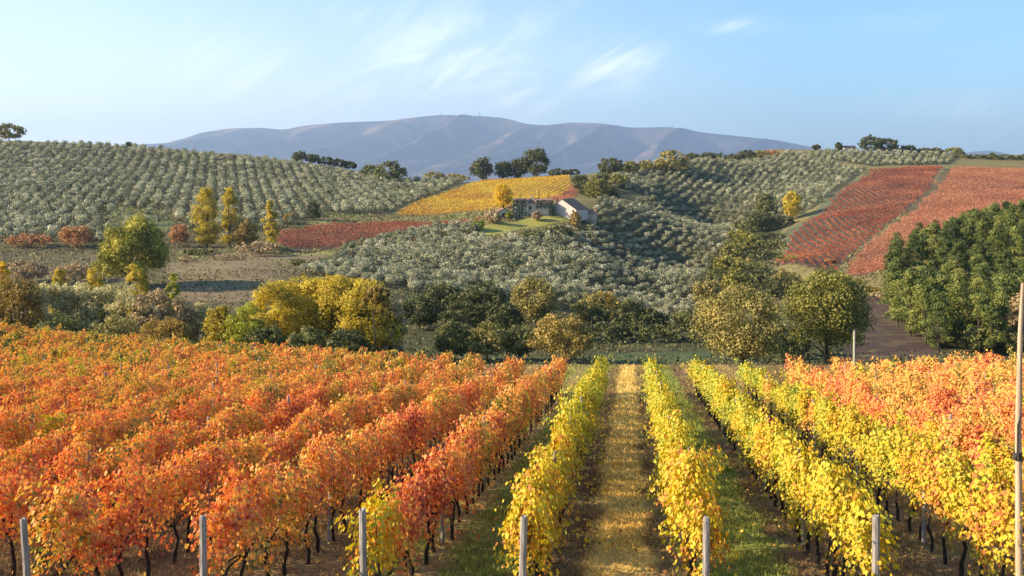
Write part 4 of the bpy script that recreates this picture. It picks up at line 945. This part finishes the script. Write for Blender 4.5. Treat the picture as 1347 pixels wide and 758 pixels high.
def gable(parent, x0, x1, y0, y1, eave, ridge, wall, roof, axis='y', off=0.0, over=.3, eave2=None):
    """walls with gable ends; ridge along y (gable seen from the front) or along x"""
    e2 = eave if eave2 is None else eave2
    if axis == 'y':
        xm = (x0 + x1) / 2 + off; pf = [(x0, -1.5), (x1, -1.5), (x1, e2), (xm, ridge), (x0, eave)]
        V = [(x, y, z) for y in (y0, y1) for x, z in pf]
        q = [(0, 1, 6, 5), (1, 2, 7, 6), (4, 0, 5, 9), (2, 3, 8, 7), (3, 4, 9, 8), (0, 4, 2, 1), (4, 3, 2, 2), (5, 6, 7, 9), (7, 8, 9, 9)]
    else:
        ym = (y0 + y1) / 2; pf = [(y0, -1.5), (y1, -1.5), (y1, e2), (ym, ridge), (y0, eave)]
        V = [(x, y, z) for x in (x0, x1) for y, z in pf]
        q = [(0, 5, 6, 1), (1, 6, 7, 2), (4, 9, 5, 0), (2, 7, 8, 3), (3, 8, 9, 4), (0, 1, 2, 4), (5, 9, 7, 6)]
        q += []
    me = bpy.data.meshes.new('wall')
    faces = [tuple(dict.fromkeys(f)) for f in q]
    if axis == 'y': faces = [(0, 1, 6, 5), (1, 2, 7, 6), (4, 0, 5, 9), (0, 4, 3, 2, 1), (5, 6, 7, 8, 9)]
    else: faces = [(0, 5, 6, 1), (1, 6, 7, 2), (4, 9, 5, 0), (0, 1, 2, 3, 4), (5, 9, 8, 7, 6)]
    me.from_pydata(V, [], faces); me.materials.append(wall); me.update(); obj('wall', me, parent)
    th = .16; R_ = []
    if axis == 'y':
        for (xa, za), (xb, zb) in (((x0 - over, eave - over * (ridge - eave) / max(xm - x0, .1)), (xm, ridge)), ((xm, ridge), (x1 + over, e2 - over * (ridge - e2) / max(x1 - xm, .1)))):
            V = np.array([(xa, y0 - over, za + .02), (xb, y0 - over, zb + .02), (xb, y1 + over, zb + .02), (xa, y1 + over, za + .02)]); R_.append((np.r_[V, V + (0, 0, th)], np.array([(0, 1, 2, 3), (4, 7, 6, 5), (0, 4, 5, 1), (1, 5, 6, 2), (2, 6, 7, 3), (3, 7, 4, 0)]), None))
    else:
        ym = (y0 + y1) / 2
        for (ya, za), (yb, zb) in (((y0 - over, eave - over * (ridge - eave) / (ym - y0)), (ym, ridge)), ((ym, ridge), (y1 + over, e2 - over * (ridge - e2) / (y1 - ym)))):
            V = np.array([(x0 - over, ya, za + .02), (x0 - over, yb, zb + .02), (x1 + over, yb, zb + .02), (x1 + over, ya, za + .02)]); R_.append((np.r_[V, V + (0, 0, th)], np.array([(0, 1, 2, 3), (4, 7, 6, 5), (0, 4, 5, 1), (1, 5, 6, 2), (2, 6, 7, 3), (3, 7, 4, 0)]), None))
    V, Fc, T = join(R_); return obj('roof', mesh('roof', [(V, Fc, 0, None)], [roof]), parent)
def solid(name, parent, b, mat):
    V, Fc, _ = boxv(*b); return obj(name, mesh(name, [(V, Fc, 0, None)], [mat]), parent)
def ivy_patch(parent, x0, x1, y0, y1, z0, z1, n, g, top=None):
    c = np.c_[g.uniform(x0, x1, n), g.uniform(y0, y1, n), g.uniform(z0, z1, n)]
    f = g.integers(0, 4, n); c[f == 0, 1] = y0; c[f == 1, 0] = x0; c[f == 2, 0] = x1; c[f == 3, 2] = z1; c += g.normal(size=c.shape) * .12
    nn = np.zeros_like(c); nn[f == 0, 1] = -1; nn[f == 1, 0] = -1; nn[f == 2, 0] = 1; nn[f == 3, 2] = 1; nn += g.normal(size=c.shape) * .4
    V, Fc, T = leaves(c, nn, np.full(n, .6) * g.uniform(.6, 1.3, n), g.random(n), g); return obj('ivy', mesh('ivy', [(V, Fc, 0, T)], [IVY]), parent)
g = np.random.default_rng(41)
u = 402 / F
def hx(px): return (px - 700) * u
hxw, hyw, hz = at(700, 402)
hs = empty('farmhouse', (hxw, hyw, hz)); tag(hs, 'old stone farmhouse smothered in dark ivy on the knoll', 'house')
gable(hs, hx(676), hx(695), 0, 8, 6.6, 7.4, STONE, TILE, 'x'); gable(hs, hx(695.3), hx(726), 1.5, 9, 5.4, 7.2, STONE, TILE, 'x')
ivy_patch(hs, hx(676) - .1, hx(693), -.2, 8, .2, 6.9, 1100, g); ivy_patch(hs, hx(706), hx(727), 1.2, 8, 3.4, 6.4, 700, g); ivy_patch(hs, hx(723), hx(730), -.5, 5, .2, 3.8, 420, g)
w = solid('window', hs, (hx(696.5), hx(699), 1.38, 1.6, 2.8, 4.1), DARK); w = solid('door', hs, (hx(701), hx(704.5), 1.38, 1.6, -.2, 2.1), DARK)
ch = solid('chimney', hs, (hx(699), hx(702), 4.5, 5.6, 5, 8.4), STONE)
bnx, bny, bnz = at(743, 404)
bn = empty('stone_barn', (bnx, bny, bnz), R(-30)); bn.scale = (.92, .92, .95); tag(bn, 'pale pink stone barn with broad blank gable beside the ivy farmhouse', 'barn')
gable(bn, -6.4, 5.6, 0, 12, 4.4, 7.6, STONE2, TILE, 'y', -1.2, .25, 3.2)
solid('window', bn, (3.6, 4.4, -.06, .3, 2.2, 3.1), DARK)
sx_, sy_, sz_ = at(663, 398)
sh = empty('garden_shed', (sx_, sy_, sz_), R(20)); tag(sh, 'small tiled stone shed on the lawn left of the ivy farmhouse', 'shed')
gable(sh, -3, 3, 0, 4, 2.6, 3.9, STONE, TILE, 'y'); solid('door', sh, (-.8, .4, -.05, .2, .1, 2.0), DARK)
ox, oy, oz = at(770, 412)
ob = empty('lean_to_shed', (ox, oy, oz), R(-14)); tag(ob, 'low brown tiled outbuilding behind the stone barn', 'shed')
gable(ob, -3, 4, 0, 5, 3.2, 4.6, STONE, TILE, 'x'); solid('door', ob, (-1, 1, -.06, .2, -.2, 2.2), DARK)
hx_, hy_, hz_ = at(1119, 742)
hh = empty('hilltop_house', (hx_, hy_, hz_), R(8)); hh.scale = (.62, .62, .62); tag(hh, 'white house with dark roof on the right hill crest', 'house')
gable(hh, -8, 7, 0, 9, 4.8, 7.6, WHITE, DROOF, 'x', over=.6)
for q in (-5.5, -1, 3.2): solid('window', hh, (q, q + 1.4, -.06, .3, 1.8, 3.4), DARK)
# radio masts on the mountain crest
for px, hm, lab in ((580, 26, 'stubby mast on the mountain summit'), (631, 46, 'tall thin mast on the mountain crest'), (884, 26, 'small mast on the lower mountain shoulder')):
    x = (px - CX) / F * 8980; zt = (HY - np.interp(px, *np.array(PROF).T)) / F * 8980
    V, Fc, _ = tubes([([(0, 0, -30), (0, 0, hm * .5), (0, 0, hm)], [3, 2.4, 1.6])] + [([(-9, 0, hm * .3), (9, 0, hm * .3)], [2, 2])], 4)
    o = obj('radio_mast', mesh('radio_mast', [(V, Fc, 0, None)], [METAL]), None, (x * 1.75, 8980 * 1.75, (zt - 4) * 1.75)); o.scale = (1.75, 1.75, 1.75); tag(o, lab, 'mast')
